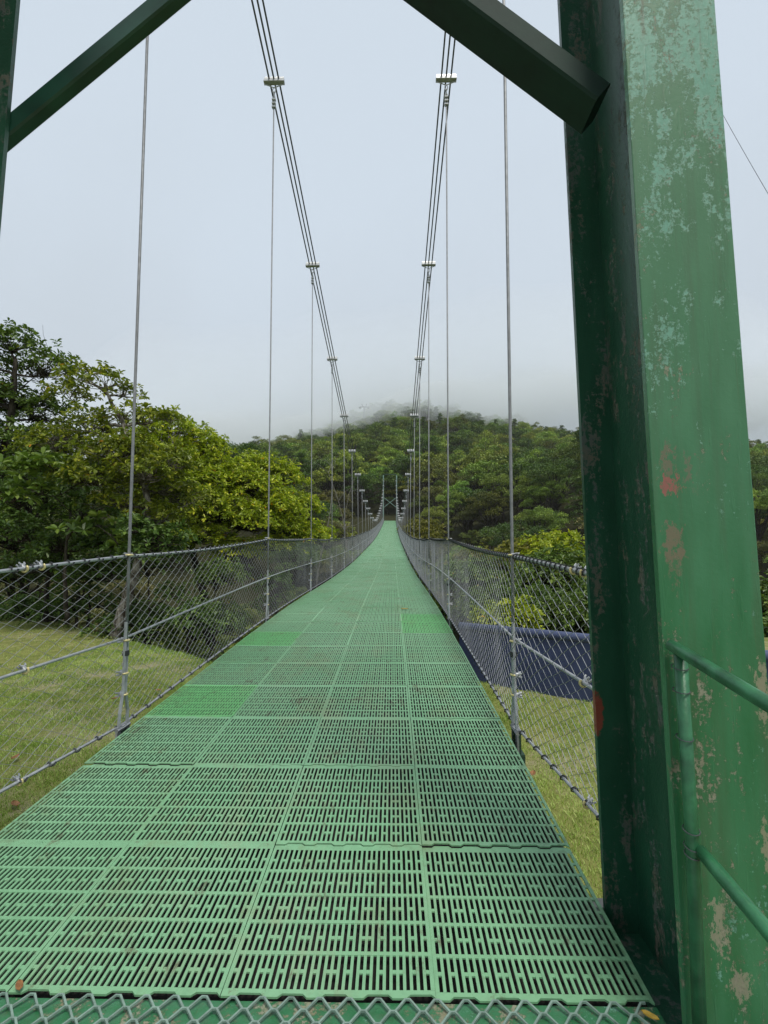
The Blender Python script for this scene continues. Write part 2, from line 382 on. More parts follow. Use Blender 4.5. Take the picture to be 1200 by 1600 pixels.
def panel_far(mb):
    e=0.02; nx=30; ny=5; th=0.0055
    pit=(PW-2*e)/nx
    def slab(a,b,c,d,z):
        mb.add([[a,c,z],[b,c,z],[b,d,z],[a,d,z],[a,c,z-th],[b,c,z-th],[b,d,z-th],[a,d,z-th]],[[0,1,2,3],[0,4,5,1],[1,5,6,2],[3,7,4,0]])
    slab(0.002,e,0,PL-0.004,0); slab(PW-e,PW-0.002,0,PL-0.004,0)
    for i in range(nx-1): slab(e+(i+1)*pit-0.0055,e+(i+1)*pit+0.0055,0.01,PL-0.03,0)
    rp=PL/ny
    for r in range(ny+1):
        w=0.012 if r in(0,ny) else 0.0085
        slab(e,PW-e,max(0,r*rp-w),min(PL-0.004,r*rp+w),-0.001)
    for r in range(ny): slab(e,PW-e,(r+.5)*rp-0.004,(r+.5)*rp+0.004,-0.002)
panel_far(proto2); FV=np.concatenate(proto2.v); FQ=np.concatenate(proto2.q)
deck=thing('walkway_deck',(0,Y0,0),'long green slatted plastic deck running from the near tower to the far tower','walkway')
dm=MB(); news=[]
new_set={(3,0):1,(3,1):0,(6,0):1,(7,3):1,(8,3):1,(6,1):0}
for r in range(NROW):
    ya=Y0+r*PL; za=float(deck_z(ya)); zb=float(deck_z(ya+PL)); sl=(zb-za)/PL
    for c in range(4):
        V,Q=(PV,PQ) if r<34 else (FV,FQ)
        v=V.copy()
        jx,jy,jz=RNG.normal(0,0.0012),RNG.normal(0,0.0016),RNG.normal(0,0.0022)
        v[:,2]+=za+sl*V[:,1]+jz+RNG.normal(0,0.004)*(V[:,0]-0.3)+RNG.normal(0,0.004)*(V[:,1]-0.33)-0.0025*RNG.random()*np.sin(V[:,0]/PW*math.pi); v[:,0]+=-1.2+c*PW+jx; v[:,1]+=ya+jy
        if new_set.get((r,c)):
            m=MB(); m.add(v,Q); news.append(m)
        else: dm.add(v,Q)
dm.build('plastic_decking',M['deck'],deck)
for m in news:
    p=m.build('deck_panel',M['deck_new'],deck); p['label']='brighter green replacement panel'
ys=np.linspace(Y0+0.02,Y1,170)
ul=MB(); V=np.concatenate([np.stack([0*ys+x,ys,deck_z(ys)+z],1) for x,z in((-1.19,-0.036),(1.19,-0.036),(1.19,-0.05),(-1.19,-0.05))])
n_=len(ys); q_=[]
for i_ in range(n_-1):
    for a_,b_ in((0,1),(1,2),(2,3),(3,0)): q_.append([a_*n_+i_,b_*n_+i_,b_*n_+i_+1,a_*n_+i_+1])
ul.add(V,q_); ul.build('slot_shade_sheet',mat_plain('slot_shade_dark',(0.012,0.010,0.008),0.9,0.6,14),deck)  # added dark sheet below the panels so the slots read dark
sb=MB()
ys=np.linspace(Y0-0.02,Y1,140)
for x in (-1.13,-0.4,0.4,1.13):
    P=np.stack([0*ys+x,ys,deck_z(ys)-0.115],1); sb.tubes(P,0.055,4)
sb.build('stringer',M['under'],deck)
for y in HY:
    if y>Y1: continue
    cb=MB(); cb.box((0,y,float(deck_z(y))-0.20),(2.62,0.09,0.10))
    for s in(-1,1): cb.box((s*1.27,y,float(deck_z(y))-0.10),(0.04,0.06,0.20))
    cb.build('cross_beam',M['under'],deck)

# ------------------------------------------------------------------ threshold with expanded-metal tread in front of the deck
th=thing('threshold_tread',(0,1.2,0),'green steel threshold beam covered with diamond expanded metal before the deck','threshold')
m=MB(); m.box((0.0,1.250,-0.036),(2.40,0.465,0.19)); m.build('beam',M['paint'],th)
m=MB(); dx,dy=0.080,0.036
x=np.arange(-1.24,1.17,dx/2); rows=[]
for k in range(12):
    yy=1.478-dy/2-k*dy
    up=np.where(np.arange(len(x))%2==0,1,-1)*(1 if k%2==0 else -1)
    # each zigzag strand has short flat knuckles
    px=np.repeat(x,2)+np.tile([-0.006,0.006],len(x)); py=np.repeat(up,2)*(dy/2-0.004)+yy
    pz=0.066+np.repeat(up,2)*0.004
    rows.append(np.stack([px,py,pz+0.006],1))
m.tubes(np.array(rows),0.0038,4); m.build('expanded_metal',M['galv'],th).data.materials[0]=mat_plain('worn_green_grating',(0.21,0.30,0.25),0.45,0.35,30,0.1)

# ------------------------------------------------------------------ near tower
def ibeam(mb, mb2, xtip, lean, y0, y1, w, z0, z1, sgn, tf=0.022, tw=0.016):
    """column: flanges across the bridge, web along it; xtip = inner flange tip at z=0, sgn=+1 right post"""
    def bx(mb,a,b,c,d):
        v=[]
        for z in (z0,z1):
            o=-sgn*lean*z
            v+=[[a+o,c,z],[b+o,c,z],[b+o,d,z],[a+o,d,z]]
        mb.add(v,[[0,3,2,1],[4,5,6,7],[0,1,5,4],[1,2,6,5],[2,3,7,6],[3,0,4,7]])
    xa,xb=xtip,xtip+sgn*w; xm=xtip+sgn*w*0.44
    lo,hi=min(xa,xb),max(xa,xb)
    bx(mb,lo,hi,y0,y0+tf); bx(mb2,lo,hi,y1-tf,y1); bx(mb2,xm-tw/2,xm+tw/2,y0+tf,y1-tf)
    return xm
tw=thing('bridge_tower',(0,1.6,-0.25),'near green steel portal tower with peeling paint framing the bridge entrance','tower')
PR=[((1.232,-0.24,1.73),(0.024,0.06,0.026),(0.30,0.090,0.080),0.85),((1.226,-0.24,1.80),(0.020,0.06,0.045),(0.165,0.125,0.085),0.7),
    ((1.289,-0.24,1.77),(0.012,0.06,0.050),(0.165,0.125,0.090),0.6),((1.236,-0.24,1.575),(0.027,0.06,0.048),(0.175,0.130,0.088),0.8),((1.232,-0.24,1.50),(0.010,0.06,0.030),(0.17,0.13,0.09),0.55),
    ((1.306,-0.24,0.60),(0.018,0.06,0.075),(0.27,0.26,0.185),0.85),((1.352,-0.24,0.47),(0.030,0.06,0.035),(0.25,0.24,0.17),0.85),((1.453,-0.24,1.18),(0.022,0.06,0.085),(0.27,0.25,0.17),0.85),((1.44,-0.24,0.80),(0.018,0.06,0.07),(0.27,0.25,0.17),0.8)]
M['post']=mat_paint('post_paint',PR)
m=MB(); m2=MB(); xmr=ibeam(m,m2,1.215,0.019,1.36,1.86,0.268,-0.25,9.5,1); 
bm_=m.build('post',M['post'],tw); bm_['label']='right post, mint undercoat and red primer showing'; m2.build('web',M['shadepaint'],bm_,loc=[0,1.6,-0.25])
bv=bm_.modifiers.new('edge','BEVEL'); bv.width=0.003; bv.segments=2
m=MB(); m2=MB(); xml=ibeam(m,m2,-1.285,0.022,1.55,2.05,0.268,-0.25,9.5,-1)
o=m.build('post',M['post'],tw); m2.build('web',M['shadepaint'],o,loc=[0,1.6,-0.25]); bv=o.modifiers.new('edge','BEVEL'); bv.width=0.003; bv.segments=2
def bar3(mb,A,B,hy,hn,bev=0.008):
    A=np.asarray(A,float); B=np.asarray(B,float); d=B-A; L=np.linalg.norm(d); d/=L
    yv=np.array([0,1,0.]); yv-=d*np.dot(yv,d); yv/=np.linalg.norm(yv); nv=np.cross(d,yv)
    mb.bevbox((A+B)/2,(L,hy,hn),bev,np.stack([d,yv,nv],1))
A=aty(905,153,1.60); B=aty(700,0,1.60); k=(-1.16-A[0])/(B[0]-A[0]); kA=(1.172-A[0])/(B[0]-A[0])
m=MB(); bar3(m,A+(B-A)*kA,A+(B-A)*k,0.145,0.078); m.build('brace',M['brace_shade'],tw)
A2=aty(17,205,2.085); B2=aty(265,0,2.085); k=(1.10-A2[0])/(B2[0]-A2[0]); A2=A2-(B2-A2)*0.12
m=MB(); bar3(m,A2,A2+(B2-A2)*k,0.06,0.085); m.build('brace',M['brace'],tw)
m=MB(); m.bevbox((-0.05,1.70,9.42),(2.9,0.40,0.30),0.01); m.build('crossbeam',M['paint'],tw)
for (xc,yc) in ((1.35,1.61),(-1.42,1.80)):
    m=MB(); m.bevbox((xc,yc,-0.02),(0.50,0.72,0.03),0.006); m.build('base_plate',M['shadepaint'],tw)  # shade at the post foot painted in with the darkened green
    m=MB(); m.bevbox((xc,yc,-0.163),(0.7,0.95,0.25),0.02); m.build('footing',M['concrete'],tw)
for s in(-1,1):
    m=MB(); m.tubes(np.array([[s*1.30-0.2,1.62,9.6],[s*1.30+0.2,1.62,9.6]]),0.12,10); m.build('cable_saddle',M['galv'],tw)

# ------------------------------------------------------------------ far tower
yt=106.3; zt=float(deck_z(105.2))
ft=thing('bridge_tower',(0,yt,zt-0.5),'slim far tower at the far end of the bridge below the hill','tower')
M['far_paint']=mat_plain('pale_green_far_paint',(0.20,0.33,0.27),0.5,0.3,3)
for s in(-1,1):
    m=MB(); m.bevbox((0,0,0),(10.8,0.32,0.20),0.01,np.array([[0,0,1],[0,1,0],[-1,0,0]])); 
    o=put('post',m.build('post',M['far_paint'],data_only=True),ft,(s*1.42,0,4.9))
m=MB()
for s in(-1,1): bar3(m,(s*-1.32,yt+s*0.07,zt+2.9),(s*1.32,yt+s*0.07,zt+5.0),0.08,0.10)
m.build('brace',M['far_paint'],ft)
m=MB(); m.bevbox((0,yt,zt+9.95),(2.7,0.2,0.16),0.01); m.build('crossbeam',M['under'],ft)

# ------------------------------------------------------------------ main cables
for s,side in((-1,'left'),(1,'right')):
    t=thing('main_cable',(s*1.30,1.6,9.2),f'bundle of three dark steel ropes hanging above the {side} fence','cable','main suspension cables')
    yy=np.concatenate([np.linspace(1.5,60,90),np.linspace(61,106.3,50)])
    for k in(-1,0,1):
        P=np.stack([0*yy+s*1.30+k*0.072,yy,cab_z(yy)],1)
        m=MB(); m.tubes(P,0.0125,6); m.build('wire_rope',M['cable'],t,smooth=True)
    # backstay down behind the camera
    m=MB()
    for k in(-1,0,1): m.tubes(np.array([[s*1.30+k*0.072,1.5,9.3],[s*1.9+k*0.072,-14,-0.2]]),0.0125,6)
    m.build('backstay',M['cable'],t)

# ------------------------------------------------------------------ suspenders
def clampbar():
    m=MB(); m.bevbox((0,0,0.020),(0.30,0.055,0.040),0.006); m.bevbox((0,0,-0.026),(0.31,0.065,0.040),0.006)
    for x in(-0.13,-0.036,0.036,0.13): m.tubes(np.array([[x,0,0.035],[x,0,0.062]]),0.011,6)
    return m
cl_hi=MB(); cl_hi.bevbox((0,0,0.024),(0.295,0.055,0.044),0.006)
for x in(-0.13,-0.036,0.036,0.13): cl_hi.tubes(np.array([[x,0,0.04],[x,0,0.07]]),0.012,6)
cl_lo=MB(); cl_lo.bevbox((0,0,-0.026),(0.31,0.07,0.046),0.006)
ME_hi=cl_hi.build('clamp_bar',M['zinc'],data_only=True); ME_lo=cl_lo.build('clamp_plate',M['galv'],data_only=True)
m=MB(); m.tubes(np.array([[-0.15,0,-0.02],[-0.148,0,-0.055],[0,0,-0.115],[0.148,0,-0.055],[0.15,0,-0.02]]),0.008,6); ME_v=m.build('bracket',M['galv'],data_only=True)
m=MB()
a=np.linspace(0,2*math.pi,13)
for zc,rx,rz,ry in((-0.155,0.022,0.045,0),(-0.225,0,0.045,0.022)): m.tubes(np.stack([rx*np.cos(a),ry*np.cos(a),zc+rz*np.sin(a)],1),0.0075,5,False)
m.tubes(np.array([[0.012,0,-0.26],[0.014,0,-0.44]]),0.010,6); m.tubes(np.array([[-0.012,0,-0.26],[-0.012,0,-0.46]]),0.010,6)
for zc in(-0.31,-0.37,-0.43): m.bevbox((0,0,zc),(0.055,0.045,0.026),0.004)
ME_tb=m.build('rope_loop',M['galv'],data_only=True)
def clip_mesh():
    a=np.linspace(-0.5*math.pi,0.5*math.pi,8)
    z=MB(); z.bevbox((-0.018,0,0),(0.045,0.036,0.03),0.006)
    for zz in(-0.013,0.013):
        z.tubes(np.array([[-0.03,-0.02,zz],[-0.055,-0.03,zz]]),0.007,6); z.tubes(np.array([[-0.03,0.02,zz],[-0.055,0.03,zz]]),0.007,6)
    return z
ME_clip=clip_mesh().build('rope_clip',M['galv'],data_only=True)
a=np.linspace(-0.55*math.pi,0.55*math.pi,9)
m=MB(); m.tubes(np.stack([0.026*np.cos(a),0.026*np.sin(a),0*a],1),0.009,6); ME_sad=m.build('saddle',M['brass'],data_only=True)
m=MB()
m.tubes(np.array([[0,-0.012,0.66],[0,-0.014,0.22],[0,-0.045,0.09],[0,-0.05,0.0]]),0.011,6); m.tubes(np.array([[0,0.014,0.55],[0,0.014,0.22],[0,0.05,0.09],[0,0.05,0.0]]),0.011,6)
m.tubes(np.array([[0,-0.075,-0.01],[0,0.075,-0.01]]),0.014,6); m.box((0,-0.05,-0.06),(0.012,0.05,0.14)); m.box((0,0.05,-0.06),(0.012,0.05,0.14))
ME_loop=m.build('lower_loop',M['galv'],data_only=True)
m=MB(); m.tubes(np.array([[0,0,-0.016],[0,0,0.016]]),0.023,8); ME_tape=m.build('tape_band',M['black'],data_only=True)
ORD=['first','second','third','fourth','fifth','sixth','seventh','eighth','ninth','tenth']
def hanger_label(side,k):
    if k<10: return f'galvanised suspender hung from the {side} cable, {ORD[k]} from the near tower'
    if k<22: return f'small distant suspender around the lowest dip of the {side} cable'
    return f'tiny suspender on the {side} cable where it climbs to the far tower'
for s,side in((-1,'left'),(1,'right')):
    for k,y in enumerate(HY):
        zd=float(deck_z(y)); zc=float(cab_z(y)); bx=s*HX
        t=thing('suspender',(bx,y,zd),hanger_label(side,k),'suspender',f'suspenders along the {side} side')
        top=np.array([s*1.30,y,zc])
        ztop=zc-0.44 if zc-zd>1.9 else zc-0.10
        m=MB(); m.tubes(np.array([[s*1.30,y,ztop],[bx+0.004*s,y,zd+RAILH+0.02],[bx,y,zd+0.50]]),0.0105,6); m.build('rod',M['rod'],t,smooth=True)
        lt=(s*1.30-bx,0,zc-zd)
        sl=math.atan((float(cab_z(y+.3))-float(cab_z(y-.3)))/.6)
        for nm,me in(('clamp_bar',ME_hi),('clamp_plate',ME_lo),('bracket',ME_v)):
            o=put(nm,me,t,lt); o.rotation_euler=(sl if nm!='bracket' else 0,0,0)
        if zc-zd>1.9: put('rope_loop',ME_tb,t,lt)
        put('lower_loop',ME_loop,t,(0,0,0))
        if k<16:
            for zz in (RAILH+0.005,0.55,0.32,0.20):
                c=put('rope_clip',ME_clip,t,(s*0.004,0,zz+RNG.normal(0,.012)),(0 if s<0 else math.pi)+RNG.normal(0,.35),(0.78,)*3)
                put('saddle',ME_sad,c,(0.002,0,0))
        if k<6: put('tape_band',ME_tape,t,(0,0.0,0.46))

# ------------------------------------------------------------------ chain-link fences
for s,side in((-1,'left'),(1,'right')):
    ystart=1.90 if s>0 else 2.08
    t=thing('chain_link_fence',(s*HX,ystart,0.1),f'{side} galvanised chain link fence beside the green deck','fence','chain link fences of the bridge')
    w=0.064; ys=np.arange(ystart,Y1,w); n=len(ys); K=33
    i=np.arange(n)[:,None]; k=np.arange(K)[None,:]
    sgn=np.where(((k+i)%2)==0,1,-1)*np.ones((n,1))
    yy=ys[:,None]+sgn*w*0.49
    fl=flare(yy); base=deck_z(yy)+0.0+0.11*fl
    hh=RAILH-0.006-0.11*fl
    zz=base+(k/(K-1))*hh
    sag=np.sin(np.pi*k/(K-1))
    bul=(0.018*np.sin(yy*1.3+s)+0.010*np.sin(yy*3.1+1.0)+0.004*np.sin(yy*7.7+2*s))*np.clip((26-yy)/14,0.25,1)
    xx=s*(HX+0.012+0.085*fl)+s*sag*bul+sgn*0.0022*np.where(np.arange(n)[:,None]%2==0,1,1)
    zz=zz+(0.008*np.sin(yy*2.1+k*0.4)+0.004*np.sin(yy*6.3-k*0.7))*sag; yy=yy+RNG.normal(0,0.0025,(n,1))*sag+0.007*np.sin(k*0.55+yy*0.9)*sag
    m=MB(); near=ys<9.0
    P=np.stack([xx,yy,zz],-1)
    m.tubes(P[near],0.0019,4,False); m.tubes(P[~near],0.0019,3,False); m.build('wire_mesh',M['mesh'],t)
    yc=np.concatenate([np.arange(ystart-0.05,30,0.25),np.linspace(30,Y1,90)]); fc=flare(yc)
    ph=((yc-HY[0])%3.72)/3.72
    sagc=-0.035*4*ph*(1-ph)*(yc>HY[0])
    def cab(name,h,r,mat,extra=0.0):
        m=MB(); z=deck_z(yc)+h+extra*fc+(sagc if name=='top_cable' else 0)
        P=np.stack([s*(HX+0.012+0.085*fc),yc,z],1); m.tubes(P,r,6); m.build(name,mat,t,smooth=True); return P
    Pt=cab('top_cable',RAILH,0.0100,M['galv']); cab('middle_cable',0.555,0.0085,M['galv'],0.06); Pb=cab('bottom_cable',0.0,0.0085,M['galv'],0.11)
    # twisted wire ends lapped round the top and bottom cables
    def lap(P,name,rr,ymax,step,mat,zoff):
        m=MB(); a=np.linspace(0,2.1*math.pi,8)
        yl=np.arange(ystart+0.03,ymax,step); px=np.interp(yl,P[:,1],P[:,0]); pz=np.interp(yl,P[:,1],P[:,2])
        Q=np.stack([px[:,None]+rr*np.cos(a)[None],yl[:,None]+np.linspace(-0.022,0.022,8)[None],pz[:,None]+zoff+rr*np.sin(a)[None]],-1)
        m.tubes(Q,0.0045,4,False); m.build(name,mat,t)
    lap(Pt,'top_lacing',0.0155,40,w*(1 if s>0 else 2),M['black'],0.0); lap(Pb,'bottom_lacing',0.0145,40,w*(2.0 if s>0 else 3.0),M['black'] if s>0 else M['cable'],0.0)
    # end loops with clips by the tower
    fx=s*(HX+0.012+0.085)
    z0=float(deck_z(ystart))
    for (zz,big) in ((z0+RAILH,0.02),(z0+0.615,0.018),(z0+0.11,0.018)):
        m=MB(); a=np.linspace(0,2*math.pi,15)
        for q in range(3): m.tubes(np.stack([fx+0.018*np.cos(a)*(1+.3*q),ystart+0.03+0.075*np.sin(a),zz+0.018*np.cos(a+q)],1),0.007,5,False)
        o=m.build('end_loop',M['galv'],t)
        for dy in((0.36,0.47) if zz-z0>1 else (0.40,)):
            yq=ystart+dy; dz=float(deck_z(yq))-z0; f=float(flare(yq)); hx=s*(HX+0.012+0.085*f)
            ex={0:0.0,1:0.06,2:0.11}[[RAILH,0.615,0.11].index(round(zz-z0,3)) if round(zz-z0,3) in (RAILH,0.615,0.11) else 0]
            c=put('rope_clip',ME_clip,t,(hx-s*HX,dy,zz+dz-0.1-(1-f)*ex),0 if s<0 else math.pi,(0.62,)*3)
            c.rotation_euler=(0,math.pi/2*0.5,c.rotation_euler[2]); put('saddle',ME_sad,c,(0.002,0,0)).rotation_euler=(math.pi/2,0,0)

# ------------------------------------------------------------------ handrail of the approach
hr=thing('handrail',(1.25,1.32,0),'green pipe handrail tied with wire to the right tower post','handrail')
H0=aty(1060,1012,1.325); H1=aty(1092,1598,1.325); H2=aty(1082,1322,1.325)
m=MB(); m.tubes(np.array([H0+[0.004,0,-0.01],H2,H1+[0,0,-0.2]]),0.0160,12); m.build('upright',M['rail'],hr,smooth=True)
dirv=np.array([0.03,-1,-0.171])
for nm,h in(('top_rail',H0),('middle_rail',H2)):
    st=h+(np.array([-0.008,0.02,0.003]) if nm=='top_rail' else np.array([0.012,-0.012,-0.004]))
    m=MB(); m.tubes(np.array([st,st+dirv*0.06,st+dirv*2.2]),np.array([[0.0150,0.0160,0.0160]]),12); m.build(nm,M['rail'],hr,smooth=True)
m=MB(); a=np.linspace(0,2*math.pi,13)
for f in(0.10,0.22,0.46,0.92,1.0,1.04):
    c=H0+(H2-H0)*f; m.tubes(np.stack([c[0]+0.0195*np.cos(a),c[1]+0.0195*np.sin(a),c[2]+0.004*np.sin(a)],1),0.0014,4,False)
m.build('tie_wire',M['cable'],hr)
m=MB(); b=H0+dirv*2.1; m.tubes(np.array([b,b-[0,0,1.6]]),0.0175,10); m.build('upright',M['rail'],hr)

# ------------------------------------------------------------------ ground
RX=[-700,-300,-200,-107,-60,-25,0,45,121,239,400,700]; RZ=[20,30,38,54,68,83,93,86,68,60,50,40]
PY=[-400,0,8,14,22,30,48,62,80,96,106,140,200,260,320,365,430,650,1500]
PZ=[-3,-0.22,-0.25,-6,-11,-13,-13,-11,-5,3,7.3,17,38,62,83,88,78,45,20]
def ground_z(x,y):
    x=np.asarray(x,float); y=np.asarray(y,float)
    crest=np.where(x<0,5.6-0.78*np.maximum(x,-26),7.6+0.25*np.minimum(np.maximum(x,0),20))
    shift=crest-8.0
    ysh=y-shift*np.clip((60-y)/45,0,1)*(y>-5)
    hill=np.interp(ysh,PY,PZ)
    f=np.interp(x,RX,RZ)/88.0
    z=np.where(hill>0,hill*(1+(f-1)*np.clip((y-95)/120,0,1)),hill)
    z=z+18.5*np.exp(-((x+25)/13)**2-((y-66)/20)**2)
    z=z+14*np.exp(-((x-42)/22)**2-((y-85)/24)**2)
    z=z+1.8*np.sin(x*0.045+1.3)*np.sin(y*0.05)*np.clip((y-30)/60,0,1)
    fall=(y<8)&(np.abs(x)<60)
    z=z+np.where(fall,0.03*np.sin(x*1.3)*np.sin(y*1.1+.5),0)
    return z
gx=np.concatenate([np.linspace(-900,-120,22),np.linspace(-115,-16,46),np.linspace(-15,15,91),np.linspace(16,120,46),np.linspace(130,900,22)])
gy=np.concatenate([np.linspace(-420,-10,14),np.linspace(-8,26,103),np.linspace(27,130,70),np.linspace(133,460,70),np.linspace(480,1500,16)])
X,Yg=np.meshgrid(gx,gy); Z=ground_z(X,Yg)
m=MB(); nx,ny=len(gx),len(gy)
i,j=np.meshgrid(np.arange(ny-1),np.arange(nx-1),indexing='ij')
q=np.stack([i*nx+j,i*nx+j+1,(i+1)*nx+j+1,(i+1)*nx+j],-1).reshape(-1,4)
m.add(np.stack([X,Yg,Z],-1).reshape(-1,3),q)
tag(m.build('ground',M['ground'],smooth=True),'lawn that drops into a wooded ravine and rises to a hill','ground',None,'structure')
m=MB(); m.bevbox((0.0,-2.2,-0.17),(2.9,6.3,0.20),0.02); tag(m.build('approach_path',M['concrete']),'concrete approach before the bridge','path',None,'structure')

# grass
def grass(n,xr,yr,hmin,hmax,keep):
    x=RNG.uniform(*xr,n); y=RNG.uniform(*yr,n); k=keep(x,y); x,y=x[k],y[k]; n=len(x)
    z=ground_z(x,y)-0.004; h=RNG.uniform(hmin,hmax,n)*(1+0.7*np.sin(x*6.1+y*2.3)*np.sin(y*7.3-x*3.1)*np.sin(x*1.7-y*.9)); an=RNG.uniform(0,2*math.pi,n); ln=RNG.uniform(0.1,0.9,n)*h
    wd=RNG.uniform(0.0016,0.0034,n)
    c,s_=np.cos(an),np.sin(an); b=an+RNG.uniform(-1,1,n)+math.pi/2
    P0=np.stack([x-wd*c,y-wd*s_,z],1); P1=np.stack([x+wd*c,y+wd*s_,z],1)
    P2=np.stack([x+wd*.7*c+ln*.5*np.cos(b),y+wd*.7*s_+ln*.5*np.sin(b),z+h*.65],1)
    P3=np.stack([x+ln*np.cos(b),y+ln*np.sin(b),z+h],1)
    V=np.stack([P0,P1,P2,P3],1).reshape(-1,3); q=np.arange(n*4).reshape(-1,4)
    u=np.sin(x*1.7+np.sin(y*1.1)*1.3)*np.sin(y*1.9+1.0+np.sin(x*.8)); u2=np.sin(x*5.3+y*2.1)*np.sin(y*4.7-x*1.9)
    tint=np.clip(0.40+0.20*u+0.16*u2+RNG.normal(0,0.20,n),0.02,0.93); tint=np.where(RNG.random(n)<0.06,0.93,tint)
    return V,q,tint
m=MB()
lk=lambda x,y:(x<-1.22)&(y<6.4-0.80*x)&(np.hypot(x-.48,y)<17)
for n,xr,yr in((130000,(-4.2,-1.22),(1.6,9.5)),(75000,(-12,-4.2),(3.0,16))):
    V,q,ti=grass(n,xr,yr,0.012,0.034,lk); m.add(V,q,None,ti)
rk=lambda x,y:(x>1.22)&(y<7.2)
V,q,ti=grass(110000,(1.22,4.5),(1.3,7.4),0.012,0.036,rk); m.add(V,q,None,np.clip(ti+0.24,0,0.93))
tag(m.build('grass',M['grass'],tint=True),'short mown grass on both sides of the bridge end','grass',None,'stuff')

# ------------------------------------------------------------------ navy barrier
zb=-0.24
A=atz(752,1068,zb); B=atz(925,1097,zb); d=(B-A)/np.linalg.norm(B-A); A=A-d*max(0,(A[0]-1.30)/d[0]); E=B+d*2.2
L=np.linalg.norm(E-A); Rb=np.stack([d,np.cross([0,0,1],d),[0,0,1]],1); C=(A+E)/2
nb=thing('barrier',A,'low navy blue barrier with rounded top standing on the lawn right of the bridge','barrier')
HB=0.68
m=MB(); m.box(C+[0,0,HB/2-0.03],(L,0.045,HB-0.06),Rb); m.build('panel',M['navy'],nb)
m=MB(); P=np.array([A+[0,0,HB-0.04],E+[0,0,HB-0.04]]); m.tubes(P,0.05,14); m.build('top_roll',M['navy2'],nb,smooth=True)
for f in(0.02,0.5,0.98):
    m=MB(); p=A+(E-A)*f+np.cross([0,0,1],d)*0.06; m.box(p+[0,0,HB/2-0.1],(0.05,0.05,HB),Rb); m.build('stake',M['navy'],nb)

# ------------------------------------------------------------------ trees
def leaves(mb, base, dirs, L, W, tint, fold=0.25, six=True):
    """base (n,3), dirs (n,3) unit, L,W (n,)"""
    n=len(base); up=RNG.normal(0,0.35,(n,3))+np.array([0,0,1.0])
    side=np.cross(dirs,up); side/=np.linalg.norm(side,axis=1,keepdims=True)+1e-9
    nor=np.cross(side,dirs); L=L[:,None]; W=W[:,None]
    tip=base+dirs*L-nor*L*0.12
    if six:
        a1=base+dirs*L*.35; a2=base+dirs*L*.75-nor*L*.04
        r1=a1+side*W*.42+nor*W*fold; r2=a2+side*W*.5+nor*W*fold; l1=a1-side*W*.42+nor*W*fold; l2=a2-side*W*.5+nor*W*fold
        V=np.stack([base,r1,r2,tip,l2,l1],1).reshape(-1,3)
        o=(np.arange(n)*6)[:,None]; q=np.stack([o+[0,1,2,3],o+[0,3,4,5]],1).reshape(-1,4)
        mb.add(V,q,None,np.repeat(tint,2))
    else:
        a=base+dirs*L*.5; r=a+side*W*.5+nor*W*.1; l=a-side*W*.5+nor*W*.1
        V=np.stack([base,r,tip,l],1).reshape(-1,3); mb.add(V,np.arange(n*4).reshape(-1,4),None,tint)
def unit(v): return v/(np.linalg.norm(v,axis=-1,keepdims=True)+1e-9)
def curve(A,B,n,sagz,wob):
    u=np.linspace(0,1,n)[:,None]; P=A+(B-A)*u; k=np.sin(np.pi*u)
    L=np.linalg.norm(B-A); P=P+k*np.array([0,0,sagz*L])+k*RNG.normal(0,wob*L,3)+np.sin(2*np.pi*u)*RNG.normal(0,wob*L*.6,3)
    return P
